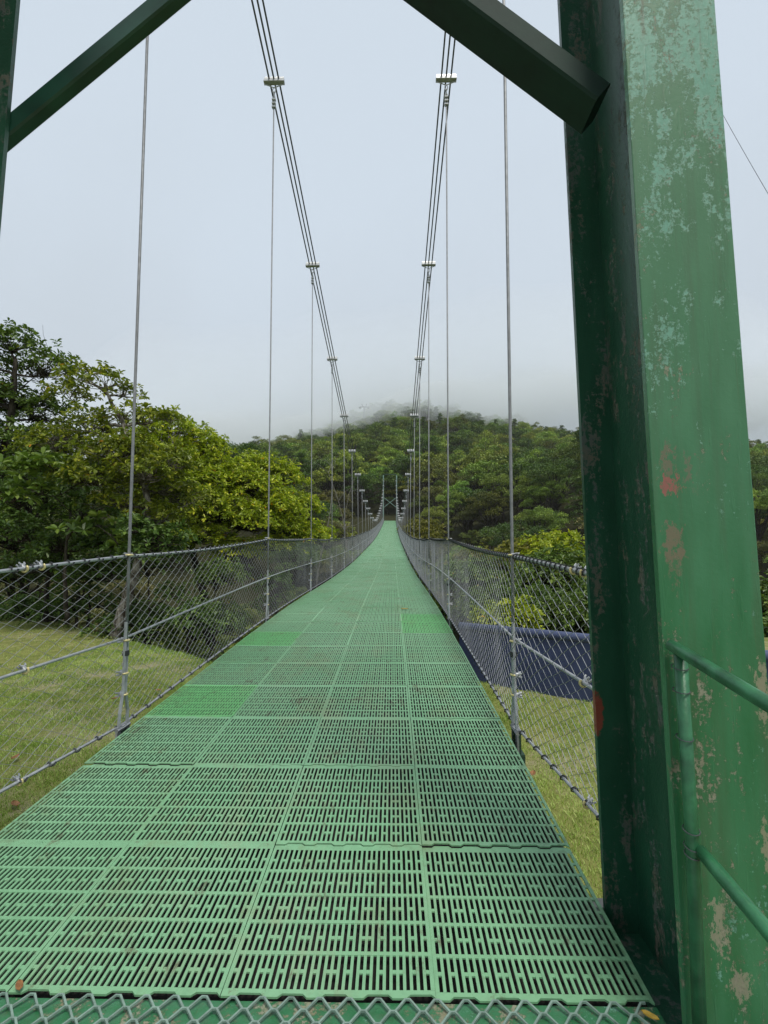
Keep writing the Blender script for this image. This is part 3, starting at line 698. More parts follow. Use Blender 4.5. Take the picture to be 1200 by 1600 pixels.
def big_tree(name,label,trunk,r0,pads,leafmat,bark,leafL=0.13,rosettes=150,nleaf=8,group=None,density=1.0,cat='tree',flat=0.72,barelimbs=()):
    """trunk: polyline; pads: (centre,radius[,density]) leaf clusters fed by limbs"""
    trunk=np.array(trunk,float); t=thing(name,trunk[0],label,cat,group)
    wood=MB(); fol=MB()
    u=np.linspace(0,1,len(trunk)); uu=np.linspace(0,1,len(trunk)*5)
    TP=np.stack([np.interp(uu,u,trunk[:,k]) for k in range(3)],1)
    TP[1:-1]=(TP[:-2]+TP[1:-1]*2+TP[2:])/4; TP+=RNG.normal(0,0.012,TP.shape)
    tr=r0*(1-0.72*uu); wood.tubes(TP,tr[None],8)
    nodes=list(TP); nr=list(tr)
    for pad in pads:
        c=np.array(pad[0],float); rad=pad[1]; dn=pad[2] if len(pad)>2 else 1.0
        N=np.array(nodes); dd=np.linalg.norm(N-c,axis=1)+np.maximum(0,N[:,2]-c[2]+0.2)*1.5
        i=int(np.argmin(dd)); a=N[i]; ar=min(nr[i]*0.75,0.02+0.02*np.linalg.norm(c-a))
        end=c-np.array([0,0,rad*flat*0.4])
        lp=curve(a,end,9,0.06,0.06); lr=np.linspace(ar,0.012,9); wood.tubes(lp,lr[None],6)
        nodes+=list(lp[3:]); nr+=list(lr[3:])
        rad*=1.1; n=max(6,int(rosettes*1.25*dn*density*(rad/1.0)**2))
        # tips fill the upper part of a flattened, ragged ellipsoid
        v=unit(RNG.normal(0,1,(n,3))); v[:,2]=np.abs(v[:,2])*1.1-0.35
        rr=RNG.uniform(0.35,1.0,n)**0.6; rr*=1+0.25*np.sin(np.arctan2(v[:,1],v[:,0])*3+RNG.uniform(0,6))+RNG.normal(0,0.08,n)
        tips=c+v*rr[:,None]*np.array([rad,rad,rad*flat])
        st=lp[RNG.integers(4,9,n)]
        mid=(st+tips)/2+RNG.normal(0,0.05*rad,(n,3))-np.array([0,0,0.06*rad])
        Q=np.stack([st,(st+mid)/2+RNG.normal(0,0.015,(n,3)),mid,(mid+tips)/2+RNG.normal(0,0.015,(n,3)),tips],1)
        sub=RNG.random(n)<0.55
        wood.tubes(Q[sub],np.array([[0.011,0.009,0.007,0.005,0.003]]),3,False)
        ax=unit(unit(tips-c+np.array([0,0,rad*0.35]))+np.array([0,0,0.55])+RNG.normal(0,0.3,(n,3)))
        k=nleaf; a0=RNG.uniform(0,6.28,n)
        e1=unit(np.cross(ax,np.array([0.3,0.2,0.9])+RNG.normal(0,0.1,(n,3)))); e2=np.cross(ax,e1)
        an=a0[:,None]+np.arange(k)[None]*(2*math.pi/k)+RNG.normal(0,0.25,(n,k))
        tilt=RNG.uniform(0.05,0.75,(n,k))
        D=(e1[:,None]*np.cos(an)[...,None]+e2[:,None]*np.sin(an)[...,None])*np.cos(tilt)[...,None]+ax[:,None]*np.sin(tilt)[...,None]
        D=D+np.array([0,0,-0.12]); D=unit(D)
        B_=tips[:,None]+D*0.012-ax[:,None]*RNG.uniform(0,0.07,(n,k))[...,None]
        LL=RNG.uniform(0.65,1.15,(n,k))*leafL
        ti=np.clip(0.45+RNG.normal(0,0.10,n)[:,None]+RNG.normal(0,0.15,(n,k)),0.02,0.95)
        ti=np.where(RNG.random((n,k))<0.002,1.0,ti)
        leaves(fol,B_.reshape(-1,3),D.reshape(-1,3),LL.ravel(),LL.ravel()*RNG.uniform(0.34,0.46,n*k),ti.ravel())
    for (A_,B_,r_) in barelimbs:
        P=curve(np.array(A_,float),np.array(B_,float),8,0.05,0.06); wood.tubes(P,np.linspace(r_,0.006,8)[None],5)
        for q in range(7):
            p=P[RNG.integers(3,8)]; e=p+RNG.normal(0,0.35,3)+[0,0,0.35]; wood.tubes(curve(p,e,5,0.0,0.08),np.linspace(0.008,0.003,5)[None],3,False)
    wood.build('trunk',bark,t,smooth=True); fol.build('crown',leafmat,t,tint=True)
    return t
def P3(px,py,y): return aty(px,py,y)
def pads_px(lst): return [(P3(a,b,y),r,*(d,)) for a,b,y,r,d in lst]

# tall dark tree at the left edge
big_tree('dark_tree','tall dark tree with bare branch tips at the left edge of the photo',
  [P3(-70,985,12.4),P3(-40,860,12.3),P3(0,740,12.2),P3(20,640,12.2),P3(25,560,12.1)],0.17,
  pads_px([(20,535,12.2,0.75,.7),(70,570,12.3,0.85,.55),(-30,560,12.0,0.9,.8),(-60,620,12.2,1.1,1),(30,625,12.6,0.9,.8),(75,645,12.8,0.8,.6),(20,690,12.3,1.0,1),(-60,720,11.8,1.1,1),(60,720,12.6,1.0,1),(-40,800,11.8,1.1,1),(45,790,12.4,1.0,1.0),(100,690,13.2,0.9,.8)]),
  M['leaf_mid'],M['bark_dark'],0.135,150,8,barelimbs=[(P3(30,610,12.2),P3(80,565,12.2),.015)])
# mottled trunk tree left of the first suspender
big_tree('mottled_tree','yellow green tree with pale mottled trunk behind the first left suspender',
  [P3(178,1000,9.3),P3(200,930,9.35),P3(222,860,9.45),P3(232,780,9.6),P3(205,690,9.8),P3(170,620,10.0)],0.115,
  pads_px([(130,585,10.2,0.50,.5),(165,595,10.0,0.50,.5),(110,612,10.4,0.55,.6),(195,645,10.0,0.45,.45),(235,650,9.8,0.50,.5),(268,655,9.6,0.30,.7),(150,665,10.2,0.65,.7),(90,690,10.4,0.75,.8),(210,700,9.8,0.6,.75),(150,740,9.6,0.8,1),(190,780,9.6,0.6,.8),(255,760,10.0,0.6,.8),(195,610,10.3,0.35,.6),(225,735,9.2,0.6,1),(262,720,9.6,0.55,1),(250,805,9.8,0.5,.8),(285,775,10.4,0.6,.9),(175,700,9.3,0.6,.9)]),
  M['leaf_fresh'],M['bark_pale'],0.115,190,8,barelimbs=[(P3(225,720,9.8),P3(275,700,9.8),.015)])
big_tree('understory_tree','dark leafy understory tree between the left edge and the first left suspender',
  [P3(70,985,11.2),P3(75,900,11.0),P3(85,830,10.9)],0.07,
  pads_px([(20,760,10.6,0.7,.8),(80,775,10.8,0.75,.8),(140,790,10.8,0.7,.8),(35,830,10.4,0.75,.8),(110,845,10.4,0.8,.8),(185,840,10.4,0.75,.8),(240,850,10.8,0.7,.8),(60,880,10.6,0.7,.8),(160,890,10.2,0.7,.8),(218,822,9.0,0.45,.9),(255,842,9.1,0.5,.9),(205,862,8.9,0.4,.9)]),
  M['leaf_dark'],M['bark_dark'],0.12,150,8)
big_tree('large_leaved_tree','small tree with large pale green leaf rosettes before the dark understory',
  [P3(105,975,9.7),P3(100,880,9.6),P3(110,800,9.5)],0.05,
  pads_px([(35,735,9.3,0.42,.6),(85,725,9.4,0.42,.6),(130,745,9.4,0.40,.6),(60,765,9.2,0.38,.5),(120,825,9.2,0.34,.55),(155,815,9.2,0.30,.55),(185,845,9.1,0.25,.5),(20,775,9.1,0.35,.5)]),
  M['leaf_mid'],M['bark_dark'],0.205,90,9)
# spreading umbrella tree
big_tree('spreading_tree','wide yellow green tree spreading low above the left fence',
  [P3(330,1010,14.6),P3(320,930,14.4),P3(300,860,14.2),P3(310,800,14.0)],0.15,
  pads_px([(250,700,13.6,0.9,.9),(300,715,14.2,1.0,1),(225,740,13.4,0.9,1),(350,745,14.4,1.0,1),(290,760,13.4,1.0,1),(395,760,14.8,0.95,1),(345,800,13.8,1.0,1),(430,790,15.0,0.95,1),(395,815,14.2,0.95,1),(455,825,15.2,0.85,1),(485,838,15.4,0.65,.9),(240,800,13.4,0.9,.9),(310,835,13.6,0.8,.9),(425,850,14.8,0.7,.9),(265,665,14.0,0.8,.9),(315,690,14.6,0.8,.9),(215,690,14.2,0.9,.9),(370,860,14.2,0.8,.9),(255,845,13.2,0.8,.9),(500,835,16.2,0.6,.9),(400,730,16.5,0.9,1),(440,745,17.0,0.9,1),(470,790,17,0.8,1)]),
  M['leaf_yellow'],M['bark_dark'],0.125,190,8,barelimbs=[(P3(300,860,14.2),P3(440,810,14.6),.035),(P3(310,850,14.2),P3(215,800,13.4),.03)])
# shrubs on the edge of the left lawn and in the ravine
def shrub(label,base,w,h,mat,n=5,leafL=0.11,dens=150,name='shrub',group=None):
    base=np.array(base,float)
    pads=[]
    dens*=0.8
    for q in range(n):
        a=RNG.uniform(0,6.28); r=RNG.uniform(0.0,0.75)*w; z=RNG.uniform(0.25,0.95)*h
        pads.append((base+[r*math.cos(a),r*math.sin(a)*0.8,z],w*RNG.uniform(0.45,0.65),1.0))
    return big_tree(name,label,[base-[0,0,0.3],base+[0.05,0,h*0.3],base+[0.0,0.05,h*0.6]],0.05,pads,mat,M['bark_dark'],leafL,dens,7,group,1.0,'shrub',0.7)
edge='dark undergrowth shrubs along the edge of the left lawn'
specs=[(-40,935,12.8,1.3,2.2),(60,945,12.0,1.1,1.9),(135,965,11.0,1.0,1.7),(230,1000,9.6,0.9,1.5),(290,1025,9.4,0.9,1.4),(350,1030,9.2,0.8,1.3),(20,900,14.2,1.5,2.9),(120,915,13.4,1.4,2.6),(230,930,12.4,1.3,2.4),(400,1010,10.4,0.9,1.6),(330,960,12.2,1.2,2.2),(430,960,13.2,1.0,2.0)]
names=['dark shrub at the far left end of the lawn edge','dark shrub second from the left on the lawn edge','dark shrub left of the mottled trunk on the lawn edge','dark shrub just right of the mottled trunk','dark shrub where the lawn edge nears the deck','dark shrub beside the deck at the lawn corner','tall undergrowth bush behind the left lawn under the dark tree','tall undergrowth bush behind the left lawn under the mottled tree','undergrowth bush below the first left suspender','low shrub behind the second left suspender','undergrowth bush under the spreading tree','low leafy bush behind the fence past the second left suspender']
for sp,lb in zip(specs,names):
    b=P3(sp[0],sp[1],sp[2]); b[2]=min(b[2],float(ground_z(b[0],b[1]))+0.3) if sp[2]<11.5 else b[2]-sp[4]*0.45
    shrub(lb,b,sp[3],sp[4],M['leaf_dark'] if RNG.random()<0.7 else M['leaf_mid'],6,0.10,130,'shrub',edge)
# bright bushes in the ravine right of the bridge
rb='bright bushes in the ravine behind the navy barrier'
for (px,py,y,w,h,mt,lb) in [(800,965,12.0,1.0,1.2,'leaf_yellow','fresh green bush rising just behind the navy barrier at the fence'),
   (880,905,22,2.6,4.0,'leaf_mid','broad olive bush behind the navy barrier beside the tower post'),(775,905,26,2.6,4.0,'leaf_mid','rounded bush beyond the second right suspender in the ravine'),
   (840,885,31,3.0,3.4,'leaf_gold','gold topped bush in the ravine between the suspenders and the post'),(905,880,29,2.6,3.6,'leaf_yellow','lime topped bush touching the right post outline'),
   (745,890,36,2.8,4.0,'leaf_gold','gold topped bush just right of the second right suspender'),(700,900,40,2.5,4.0,'leaf_mid','green ravine bush beneath the third right suspender'),
   (790,884,27,2.6,3.4,'leaf_gold','gold topped bush in front of the broad ravine bushes'),(868,874,26,2.6,3.2,'leaf_yellow','lime bush just left of the right post above the fence'),
   (720,915,24,2.0,3.0,'leaf_mid','olive bush hugging the right fence past the second suspender'),(845,945,17,1.8,2.6,'leaf_mid','green bush low behind the navy barrier'),(760,950,17,1.5,2.2,'leaf_mid','olive bush low by the right fence'),(915,950,16,1.8,2.6,'leaf_mid','olive bush behind the end of the right fence'),(960,930,20,2.5,3.5,'leaf_mid','olive bush hidden mostly by the right post'),(1190,930,24,3,4,'leaf_mid','bush at the right edge behind the right post'),
   (665,832,62,3.6,5.0,'leaf_gold','golden shrub beside the right fence half way along the bridge')]:
    c=P3(px,py,y); shrub(lb,c-[0,0,h*0.75],w,h,M[mt],8,0.16 if y<20 else 0.24 if y<45 else 0.36,(150 if y<20 else 70 if y<45 else 34),'ravine_bush',rb)

# hillside trees: a few shared shapes, every tree that shows large an object of its own
def hill_shape(seed,r,h,npad,nleaf,ls,flat,conical=False,palm=False):
    if not conical: npad=int(npad*1.6)
    global RNG
    keep=RNG; RNG=np.random.default_rng(seed)
    fol=MB(); wood=MB()
    wood.tubes(curve(np.array([0,0,-3.0]),np.array([0,0,h*0.75]),6,0,0.03),np.linspace(0.035*h,0.012*h,6)[None],6)
    for q in range(npad):
        if conical:
            f=(q+0.5)/npad; z=h*(0.25+0.75*f); ro=r*(1-f)*0.7; a=q*2.4
            pr=r*(0.55-0.33*f); c=np.array([ro*math.cos(a),ro*math.sin(a),z])
        else:
            f=RNG.random()**0.7; a=q*2.4+RNG.normal(0,.3); ro=r*math.sqrt((q+0.3)/npad)*0.78
            z=h*(0.52+0.42*math.sqrt(max(0.0,1-(ro/r)**2))+RNG.uniform(-0.20,0.07)); pr=r*RNG.uniform(0.17,0.36); c=np.array([ro*math.cos(a),ro*math.sin(a),z])
        wood.tubes(curve(np.array([0,0,h*RNG.uniform(0.25,0.5)]),c,5,0.05,0.05),np.linspace(0.012*h,0.003*h,5)[None],4,False)
        n=nleaf//npad
        v=unit(RNG.normal(0,1,(n,3))); v[:,2]=np.abs(v[:,2])*1.15-0.25
        rr=RNG.uniform(0.45,1.0,n)**0.5*(1+0.22*np.sin(3*np.arctan2(v[:,1],v[:,0])+q)+RNG.normal(0,0.10,n))
        B_=c+v*rr[:,None]*np.array([pr,pr,pr*flat])
        D=unit(v*np.array([1,1,0.5])+RNG.normal(0,0.55,(n,3))+[0,0,0.15])
        L=RNG.uniform(0.6,1.3,n)*ls
        padt=RNG.normal(0,0.15)
        leaves(fol,B_-D*L[:,None]*.5,D,L,L*RNG.uniform(0.5,0.75,n),np.clip(0.45+padt+RNG.normal(0,0.16,n),0.02,0.93),six=False)
    RNG=keep
    return fol,wood
KINDS=[]
for (kd,mat,sd,r,h,npd,nl,ls,fl,con,lb) in [
  ('broad',M['leaf_hill'],11,4.6,9.5,15,3600,0.34,0.66,False,'broad round crowned forest tree on the far hillside'),
  ('layered',M['leaf_hill'],12,5.2,9.0,18,3600,0.34,0.46,False,'flat layered forest tree on the far hillside'),
  ('tall',M['leaf_hill'],13,3.6,11.5,14,3000,0.32,0.72,False,'tall narrow forest tree on the far hillside'),
  ('conical',M['leaf_dark'],14,3.4,12.0,18,3000,0.34,0.38,True,'dark conical forest tree on the far hillside'),
  ('olive',M['leaf_olive'],15,4.4,8.0,16,3400,0.32,0.68,False,'olive leaved vine covered tree on the hillside'),
  ('dark',M['leaf_dark'],16,4.8,10.0,15,3600,0.34,0.64,False,'dark green dome crowned forest tree on the hillside'),
  ('gold',M['leaf_gold'],17,3.6,6.5,12,2600,0.32,0.45,False,'golden tinged low forest tree on the hillside')]:
    f,w_=hill_shape(sd,r,h,npd,nl,ls,fl,con)
    fm=f.build('crown',mat,tint=True,data_only=True); wm=w_.build('trunk',M['bark_dark'],data_only=True)
    f2,w2=hill_shape(sd+100,r,h,npd,nl*3,ls*0.58,fl,con)
    fm2=f2.build('crown',mat,tint=True,data_only=True)
    KINDS.append((kd,fm,fm2,wm,r,h,lb))
pts=[]
def try_add(x,y,k,sc):
    r,h=KINDS[k][4]*sc,KINDS[k][5]*sc; z=float(ground_z(x,y))
    top=z+h
    if y<112 and abs(x)<r+2.6 and top>float(deck_z(min(y,105)))-1.0:
        return
    if y<112 and abs(x)<r+3.0 and top>float(deck_z(min(y,105)))-1.5: return
    pts.append((x,y,z,k,sc,r,h))
rg=np.random.default_rng(5)
y=17.0
while y<395:
    step=(4.9 if y<130 else 6.3)
    x=-150-0.42*y
    half=0.62*y+26
    for x in np.arange(-half-(0.15*y),half+0.45*y,step*1.12):
        xx=x+rg.uniform(-2.3,2.3); yy=y+rg.uniform(-2.3,2.3)
        if yy<30 and xx<-24: continue
        if yy<22 and xx>-1 and xx<14: continue
        k=rg.choice(7,p=[.36,.10,.15,.07,.10,.16,.06])
        if xx<-4 and yy<105 and rg.random()<0.6: k=4
        sc=rg.uniform(0.62,1.15)*(0.62 if yy<60 else 0.95 if yy<110 else 1.16)
        try_add(xx,yy,k,sc)
    y+=step
for px_,sc_,k_ in((640,1.5,0),(668,1.7,5),(705,1.9,0),(735,1.6,5),(768,1.5,0),(800,1.9,5),(832,1.6,0),(862,1.8,0),(893,1.6,5),(600,1.6,0),(560,1.7,5),(470,1.7,5),(440,1.5,0),(408,1.8,5),(380,1.6,0),(1175,1.7,5),(1150,1.5,0)):
    q_=P3(px_,660,rg.uniform(335,352)); try_add(q_[0],q_[1],k_,sc_)
pts=np.array(pts)
px,py,dp=seen(pts[:,:3]+np.stack([0*pts[:,0],0*pts[:,0],pts[:,6]*0.85],1))
inv=(px>-60)&(px<1260)&(py>560)&(py<1100)&((px<885)|(px>1130))
# hidden behind nearer canopy? rough horizon buffer, nearest first
order=np.argsort(dp); hor=np.full(140,1200.0); vis=np.zeros(len(pts)); size=FPX*pts[:,5]/dp
for i in order:
    a=int((px[i]-size[i]+60)/10); b=int((px[i]+size[i]+60)/10)
    a,b=max(0,a),min(139,b)
    if b<=a: continue
    topy=py[i]-0.15*FPX*pts[i,6]/dp[i]
    g=np.clip(hor[a:b+1]-topy,0,None).mean(); vis[i]=g*min(1,size[i]/10)
    hor[a:b+1]=np.minimum(hor[a:b+1],topy+0.15*size[i])
score=np.where(inv,vis*(size**1.5),0)
pick=set(np.argsort(-score)[:292].tolist())
pick={i for i in pick if score[i]>0}
rest=[i for i in range(len(pts)) if i not in pick]
for i in sorted(pick):
    x,y,z,k,sc,r,h=pts[i]; kd,fm,fm2,wm,_,_,lb=KINDS[int(k)]
    t=thing({'conical':'conical_tree','olive':'vine_covered_tree','gold':'golden_tree'}.get(kd,'forest_tree'),(x,y,z-0.3),lb,'tree',f'hillside trees with the crown shape: {kd}' if False else lb.replace(' tree ',' trees ').replace('forest trees','forest trees'))
    rz=rg.uniform(0,6.28); s3=(sc*rg.uniform(.9,1.12),sc*rg.uniform(.9,1.12),sc)
    put('trunk',wm,t,(0,0,0),rz,s3); put('crown',fm2 if dp[i]<95 else fm,t,(0,0,0),rz,s3)
for q,(px_,py_0,yy_,hh_) in enumerate([(522,790,60,8),(548,780,70,7),(508,780,56,7)]):
    b_=P3(px_,py_0,yy_); gz=float(ground_z(b_[0],b_[1])); 
    t=thing('bare_tree',(b_[0],b_[1],gz),['pale bare stem left of the bridge half way up the slope','forked pale bare tree left of the far tower','thin pale bare tree on the left slope beside the third suspender','pale bare stem low on the slope close to the far left rail','bare grey tree on the dark slope near the right post','bare grey tree low on the slope right of the bridge'][q],'tree','bare pale trees among the forest')
    m=MB(); P=curve(np.array([b_[0],b_[1],gz-1]),np.array([b_[0]+rg.uniform(-1,1),b_[1],max(b_[2],gz+4)+hh_*0.5]),9,0,0.04); m.tubes(P,np.linspace(0.10,0.03,9)[None],5)
    for w_ in range(9):
        p=P[rg.integers(3,9)]; e=p+np.array([rg.normal(0,1.4),rg.normal(0,1.0),rg.uniform(0.8,2.6)]); m.tubes(curve(p,e,5,0.05,0.08),np.linspace(0.035,0.012,5)[None],4,False)
    m.build('trunk',M['bark_white'],t)
# everything smaller or hidden: one wood, built by instancing on points
me=bpy.data.meshes.new('forest'); rp=pts[rest]
me.vertices.add(len(rp)); me.vertices.foreach_set('co',(rp[:,:3]-[0,0,0.3]).astype(np.float32).ravel())
for nm,typ,val in(('kind_index','INT',rp[:,3].astype(np.int32)),('tree_scale','FLOAT',rp[:,4].astype(np.float32)),('turn','FLOAT',rg.uniform(0,6.28,len(rp)).astype(np.float32))):
    a_=me.attributes.new(nm,typ,'POINT'); a_.data.foreach_set('value',val)
fo=bpy.data.objects.new('forest',me); COL.objects.link(fo)
tag(fo,'dense green cloud forest covering the hill and ravine','forest',None,'stuff')
src=bpy.data.collections.new('forest_source')
for q,(kd,fm,fm2,wm,r,h,lb) in enumerate(KINDS):
    o=bpy.data.objects.new(f'forest_source_{chr(97+q)}',fm); src.objects.link(o)
ng=bpy.data.node_groups.new('forest_scatter','GeometryNodeTree')
ng.interface.new_socket('Geometry',in_out='INPUT',socket_type='NodeSocketGeometry'); ng.interface.new_socket('Geometry',in_out='OUTPUT',socket_type='NodeSocketGeometry')
N=ng.nodes; Lk=ng.links
gi=N.new('NodeGroupInput'); go=N.new('NodeGroupOutput'); ip=N.new('GeometryNodeInstanceOnPoints'); ci=N.new('GeometryNodeCollectionInfo')
ci.inputs['Collection'].default_value=src; ci.inputs['Separate Children'].default_value=True; ci.inputs['Reset Children'].default_value=True
def na(n_,t_):
    a_=N.new('GeometryNodeInputNamedAttribute'); a_.data_type=t_; a_.inputs['Name'].default_value=n_; return next(s_ for s_ in a_.outputs if s_.enabled and s_.name=='Attribute')
Lk.new(gi.outputs[0],ip.inputs['Points']); Lk.new(ci.outputs[0],ip.inputs['Instance']); ip.inputs['Pick Instance'].default_value=True
Lk.new(na('kind_index','INT'),ip.inputs['Instance Index'])
cx=N.new('ShaderNodeCombineXYZ'); Lk.new(na('turn','FLOAT'),cx.inputs[2]); Lk.new(cx.outputs[0],ip.inputs['Rotation'])
Lk.new(na('tree_scale','FLOAT'),ip.inputs['Scale']); Lk.new(ip.outputs[0],go.inputs[0])
md=fo.modifiers.new('scatter','NODES'); md.node_group=ng

# ------------------------------------------------------------------ pylon in the mist, stray wire
pb=P3(569,668,262.0)
py_=thing('pylon',(pb[0],pb[1],float(ground_z(pb[0],pb[1]))),'grey cableway pylon fading into mist on top of the hill','pylon')
zt_=P3(569,636,262)[2]; z0=float(ground_z(pb[0],pb[1]))
m=MB(); m.tubes(np.array([[pb[0],pb[1],z0],[pb[0],pb[1],zt_]]),np.array([[0.55,0.40]]),8); m.build('mast',M['pylon'],py_)
m=MB(); m.bevbox((pb[0],pb[1],zt_),(4.6,0.5,0.5),0.05); 
for s in(-1,1): m.bevbox((pb[0]+s*2.2,pb[1],zt_-0.4),(0.9,2.4,0.5),0.05)
m.build('crossarm',M['pylon'],py_)
m=MB(); m.tubes(np.array([[pb[0]-.7,pb[1],zt_],[pb[0]-1.4,pb[1],zt_+1.8]]),0.14,5); m.tubes(np.array([[pb[0]+.7,pb[1],zt_],[pb[0]+1.4,pb[1],zt_+1.8]]),0.14,5); m.build('lifting_frame',M['pylon'],py_)
A=P3(1040,10,40.0); B=P3(1330,520,22.0)
m=MB(); u=np.linspace(0,1,20)[:,None]; m.tubes(A+(B-A)*u-np.array([0,0,0.6])*np.sin(np.pi*u),0.016,5)
tag(m.build('overhead_wire',M['cable']),'thin wire crossing the sky right of the tower post','wire')

# ------------------------------------------------------------------ fallen leaves
def fallen(px,py,z,size,mat,label,group=None):
    p=atz(px,py,z)
    if z is not None and abs(p[0])<1.2 and p[1]>1.4:
        for _ in range(12): p=atz(px,py,float(deck_z(p[1]))+0.003)
    m=MB(); n=7; u=np.linspace(-1,1,n); wv=np.sqrt(np.clip(1-u**2,0,1))*0.42+0.01
    a=RNG.uniform(0,6.28); curl=RNG.uniform(0.15,0.4)
    V=[]
    for k in range(n):
        for sd in(-1,0,1): V.append([u[k]*size,sd*wv[k]*size,size*(curl*abs(sd)*0.5+0.25*u[k]**2*curl)+0.004])
    V=np.array(V); ca,sa=math.cos(a),math.sin(a); V[:,:2]=V[:,:2]@np.array([[ca,-sa],[sa,ca]])
    q=[]
    for k in range(n-1):
        for sd in range(2): q.append([k*3+sd,k*3+sd+1,(k+1)*3+sd+1,(k+1)*3+sd])
    m.add(V+p,q); tag(m.build('fallen_leaf',mat,loc=p),label,'leaf',group)
fallen(632,952,0.45,0.055,M['leaf_fallen'],'yellow fallen leaf lying alone in the middle of the deck')
fallen(1016,1590,0.04,0.022,M['leaf_fallen'],'small yellow leaf caught in the expanded metal at the right')
fallen(30,1543,0.085,0.022,M['leaf_dead'],'reddish leaf scrap at the front left edge of the deck')
for a,b in((580,1120),(380,1195),(420,1180),(470,1160),(570,1170),(580,1178),(730,1165),(732,1220),(690,1240),(720,1255),(355,1215)):
    fallen(530+a/7.06,700+b/7.06,1.0,0.075,M['litter'],'dark leaf scrap among the litter far along the deck','dark leaf litter far along the deck')
for a,b,lb in((180,1092,'orange dead leaf on the lawn beside the first left suspender'),(24,1184,'orange dead leaf on the lawn at the left edge'),(247,1079,'orange dead leaf on the lawn right of the first left suspender'),(24,1258,'curled tan leaf under the left fence cable'),(832,1210,'reddish leaf on the grass beside the right deck edge')):
    fallen(a,b,-0.2,0.045,M['leaf_dead'],lb)

# ------------------------------------------------------------------ air: mist bank on the hilltop and thin haze
def vol(name,dens,col,aniso=0.0):
    t=NT(name); p=t.n('ShaderNodeVolumePrincipled'); p.inputs['Color'].default_value=(*col,1); p.inputs['Density'].default_value=dens
    p.inputs['Anisotropy'].default_value=aniso
    t.t.links.new(p.outputs[0],t.out.inputs['Volume']); return t.m
m=MB(); m.box((0,230,75),(1500,640,190)); 
o=m.build('haze',vol('haze_air',0.00018,(1.0,1.0,1.0))); tag(o,'thin haze over the valley','haze',None,'stuff')
m=MB()
nu,nv=46,41
xs=np.linspace(-330,380,nu); ysv=np.linspace(205,470,nv)
XX,YY=np.meshgrid(xs,ysv)
bot=np.interp(XX,[-330,-150,-100,-40,0,40,70,120,200,380],[44,46,50,54,60,68,72,74,70,70])+3.0*np.sin(XX*0.05+YY*0.03)+2*np.sin(XX*0.11-YY*0.06+1)-(YY-300)*0.03
edge=np.clip(np.minimum(np.minimum((XX+330)/90,(380-XX)/90),np.minimum((YY-205)/60,(470-YY)/60)),0,1)
lat=np.clip(np.minimum((XX+330)/150,(380-XX)/150),0,1)
top=bot+0.4+lat*115*np.clip(np.exp(-np.abs(YY-325)/48)-0.05,0,1)
vb=np.stack([XX,YY,bot],-1).reshape(-1,3); vt=np.stack([XX,YY,top],-1).reshape(-1,3); nn=nu*nv
q=[]
for i in range(nv-1):
    for j in range(nu-1):
        a=i*nu+j; q.append([a,a+nu,a+nu+1,a+1]); q.append([nn+a,nn+a+1,nn+a+nu+1,nn+a+nu])
per=[j for j in range(nu)]+[i*nu+nu-1 for i in range(1,nv)]+[(nv-1)*nu+j for j in range(nu-2,-1,-1)]+[i*nu for i in range(nv-2,0,-1)]
for a,b in zip(per,per[1:]+per[:1]): q.append([a,b,nn+b,nn+a])
m.add(np.vstack([vb,vt]),q)
o=m.build('mist',vol('mist_air',0.020,(0.90,0.93,0.955)),smooth=True); tag(o,'grey mist bank lying over the hilltop','mist',None,'stuff')

# ------------------------------------------------------------------ light
SUN_EL,SUN_AZ=R(66),R(155)      # azimuth clockwise from +Y: behind the camera, a little to the right
w=bpy.data.worlds.new('World'); S.world=w; w.use_nodes=True; nt=w.node_tree; nt.nodes.clear()
out=nt.nodes.new('ShaderNodeOutputWorld'); bg=nt.nodes.new('ShaderNodeBackground'); sky=nt.nodes.new('ShaderNodeTexSky')
sky.sky_type='NISHITA'; sky.sun_disc=False; sky.sun_elevation=SUN_EL; sky.sun_rotation=SUN_AZ; sky.dust_density=3.0
tc=nt.nodes.new('ShaderNodeTexCoord'); sp=nt.nodes.new('ShaderNodeSeparateXYZ'); nt.links.new(tc.outputs['Generated'],sp.inputs[0])
mr=nt.nodes.new('ShaderNodeMapRange'); mr.interpolation_type='SMOOTHSTEP'; mr.inputs['From Min'].default_value=0.12; mr.inputs['From Max'].default_value=0.72; nt.links.new(sp.outputs[2],mr.inputs['Value'])
no=nt.nodes.new('ShaderNodeTexNoise'); no.inputs['Scale'].default_value=2.2; no.inputs['Detail'].default_value=5; nt.links.new(tc.outputs['Generated'],no.inputs['Vector'])
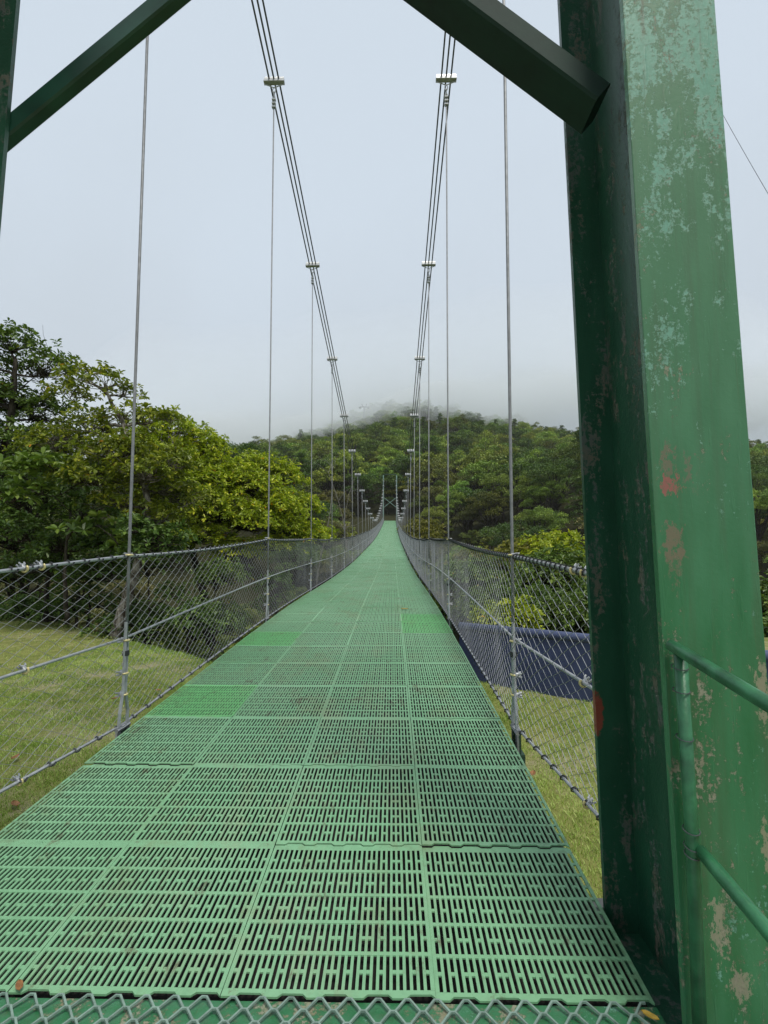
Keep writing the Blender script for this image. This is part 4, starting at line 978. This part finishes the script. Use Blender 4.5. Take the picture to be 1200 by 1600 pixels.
ad=nt.nodes.new('ShaderNodeMath'); ad.operation='MULTIPLY_ADD'; nt.links.new(no.outputs['Fac'],ad.inputs[0]); ad.inputs[1].default_value=1.3; ad.inputs[2].default_value=-0.65
a2=nt.nodes.new('ShaderNodeMath'); a2.operation='ADD'; a2.use_clamp=True; nt.links.new(mr.outputs[0],a2.inputs[0]); nt.links.new(ad.outputs[0],a2.inputs[1])
cm=nt.nodes.new('ShaderNodeMix'); cm.data_type='RGBA'; nt.links.new(a2.outputs[0],cm.inputs[0]); cm.inputs[6].default_value=(5.35,5.95,6.55,1); cm.inputs[7].default_value=(5.95,6.75,7.60,1)
mx=nt.nodes.new('ShaderNodeMix'); mx.data_type='RGBA'; mx.inputs[0].default_value=0.94; nt.links.new(sky.outputs[0],mx.inputs[6]); nt.links.new(cm.outputs[2],mx.inputs[7])
nt.links.new(mx.outputs[2],bg.inputs[0]); bg.inputs[1].default_value=0.06; nt.links.new(bg.outputs[0],out.inputs[0])
sl=bpy.data.lights.new('sun','SUN'); sl.energy=1.5; sl.angle=R(16); sl.color=(1.0,0.96,0.88)
so=bpy.data.objects.new('sun',sl); COL.objects.link(so)
so.rotation_euler=(math.pi/2-SUN_EL,0,math.pi-SUN_AZ)
so.location=(0,-20,40)

# ------------------------------------------------------------------ camera and render settings
cd=bpy.data.cameras.new('camera'); co=bpy.data.objects.new('camera',cd); COL.objects.link(co)
cd.sensor_fit='VERTICAL'; cd.sensor_height=36; cd.sensor_width=27; cd.lens=FPX/1600*36; cd.clip_end=4000; cd.clip_start=0.05
co.location=CAM.tolist(); co.rotation_euler=(math.pi/2+PITCH,0,YAW); S.camera=co
S.view_settings.view_transform='Standard'; S.view_settings.look='None'; S.view_settings.exposure=0.9; S.view_settings.gamma=1.0
S.render.engine='CYCLES'
c=S.cycles; c.max_bounces=10; c.diffuse_bounces=3; c.glossy_bounces=2; c.transmission_bounces=4; c.transparent_max_bounces=8; c.volume_bounces=6
c.use_denoising=True; c.denoiser='OPENIMAGEDENOISE'; c.use_adaptive_sampling=True; c.adaptive_threshold=0.012
for o in bpy.data.objects:
    if '_base' in o: del o['_base']
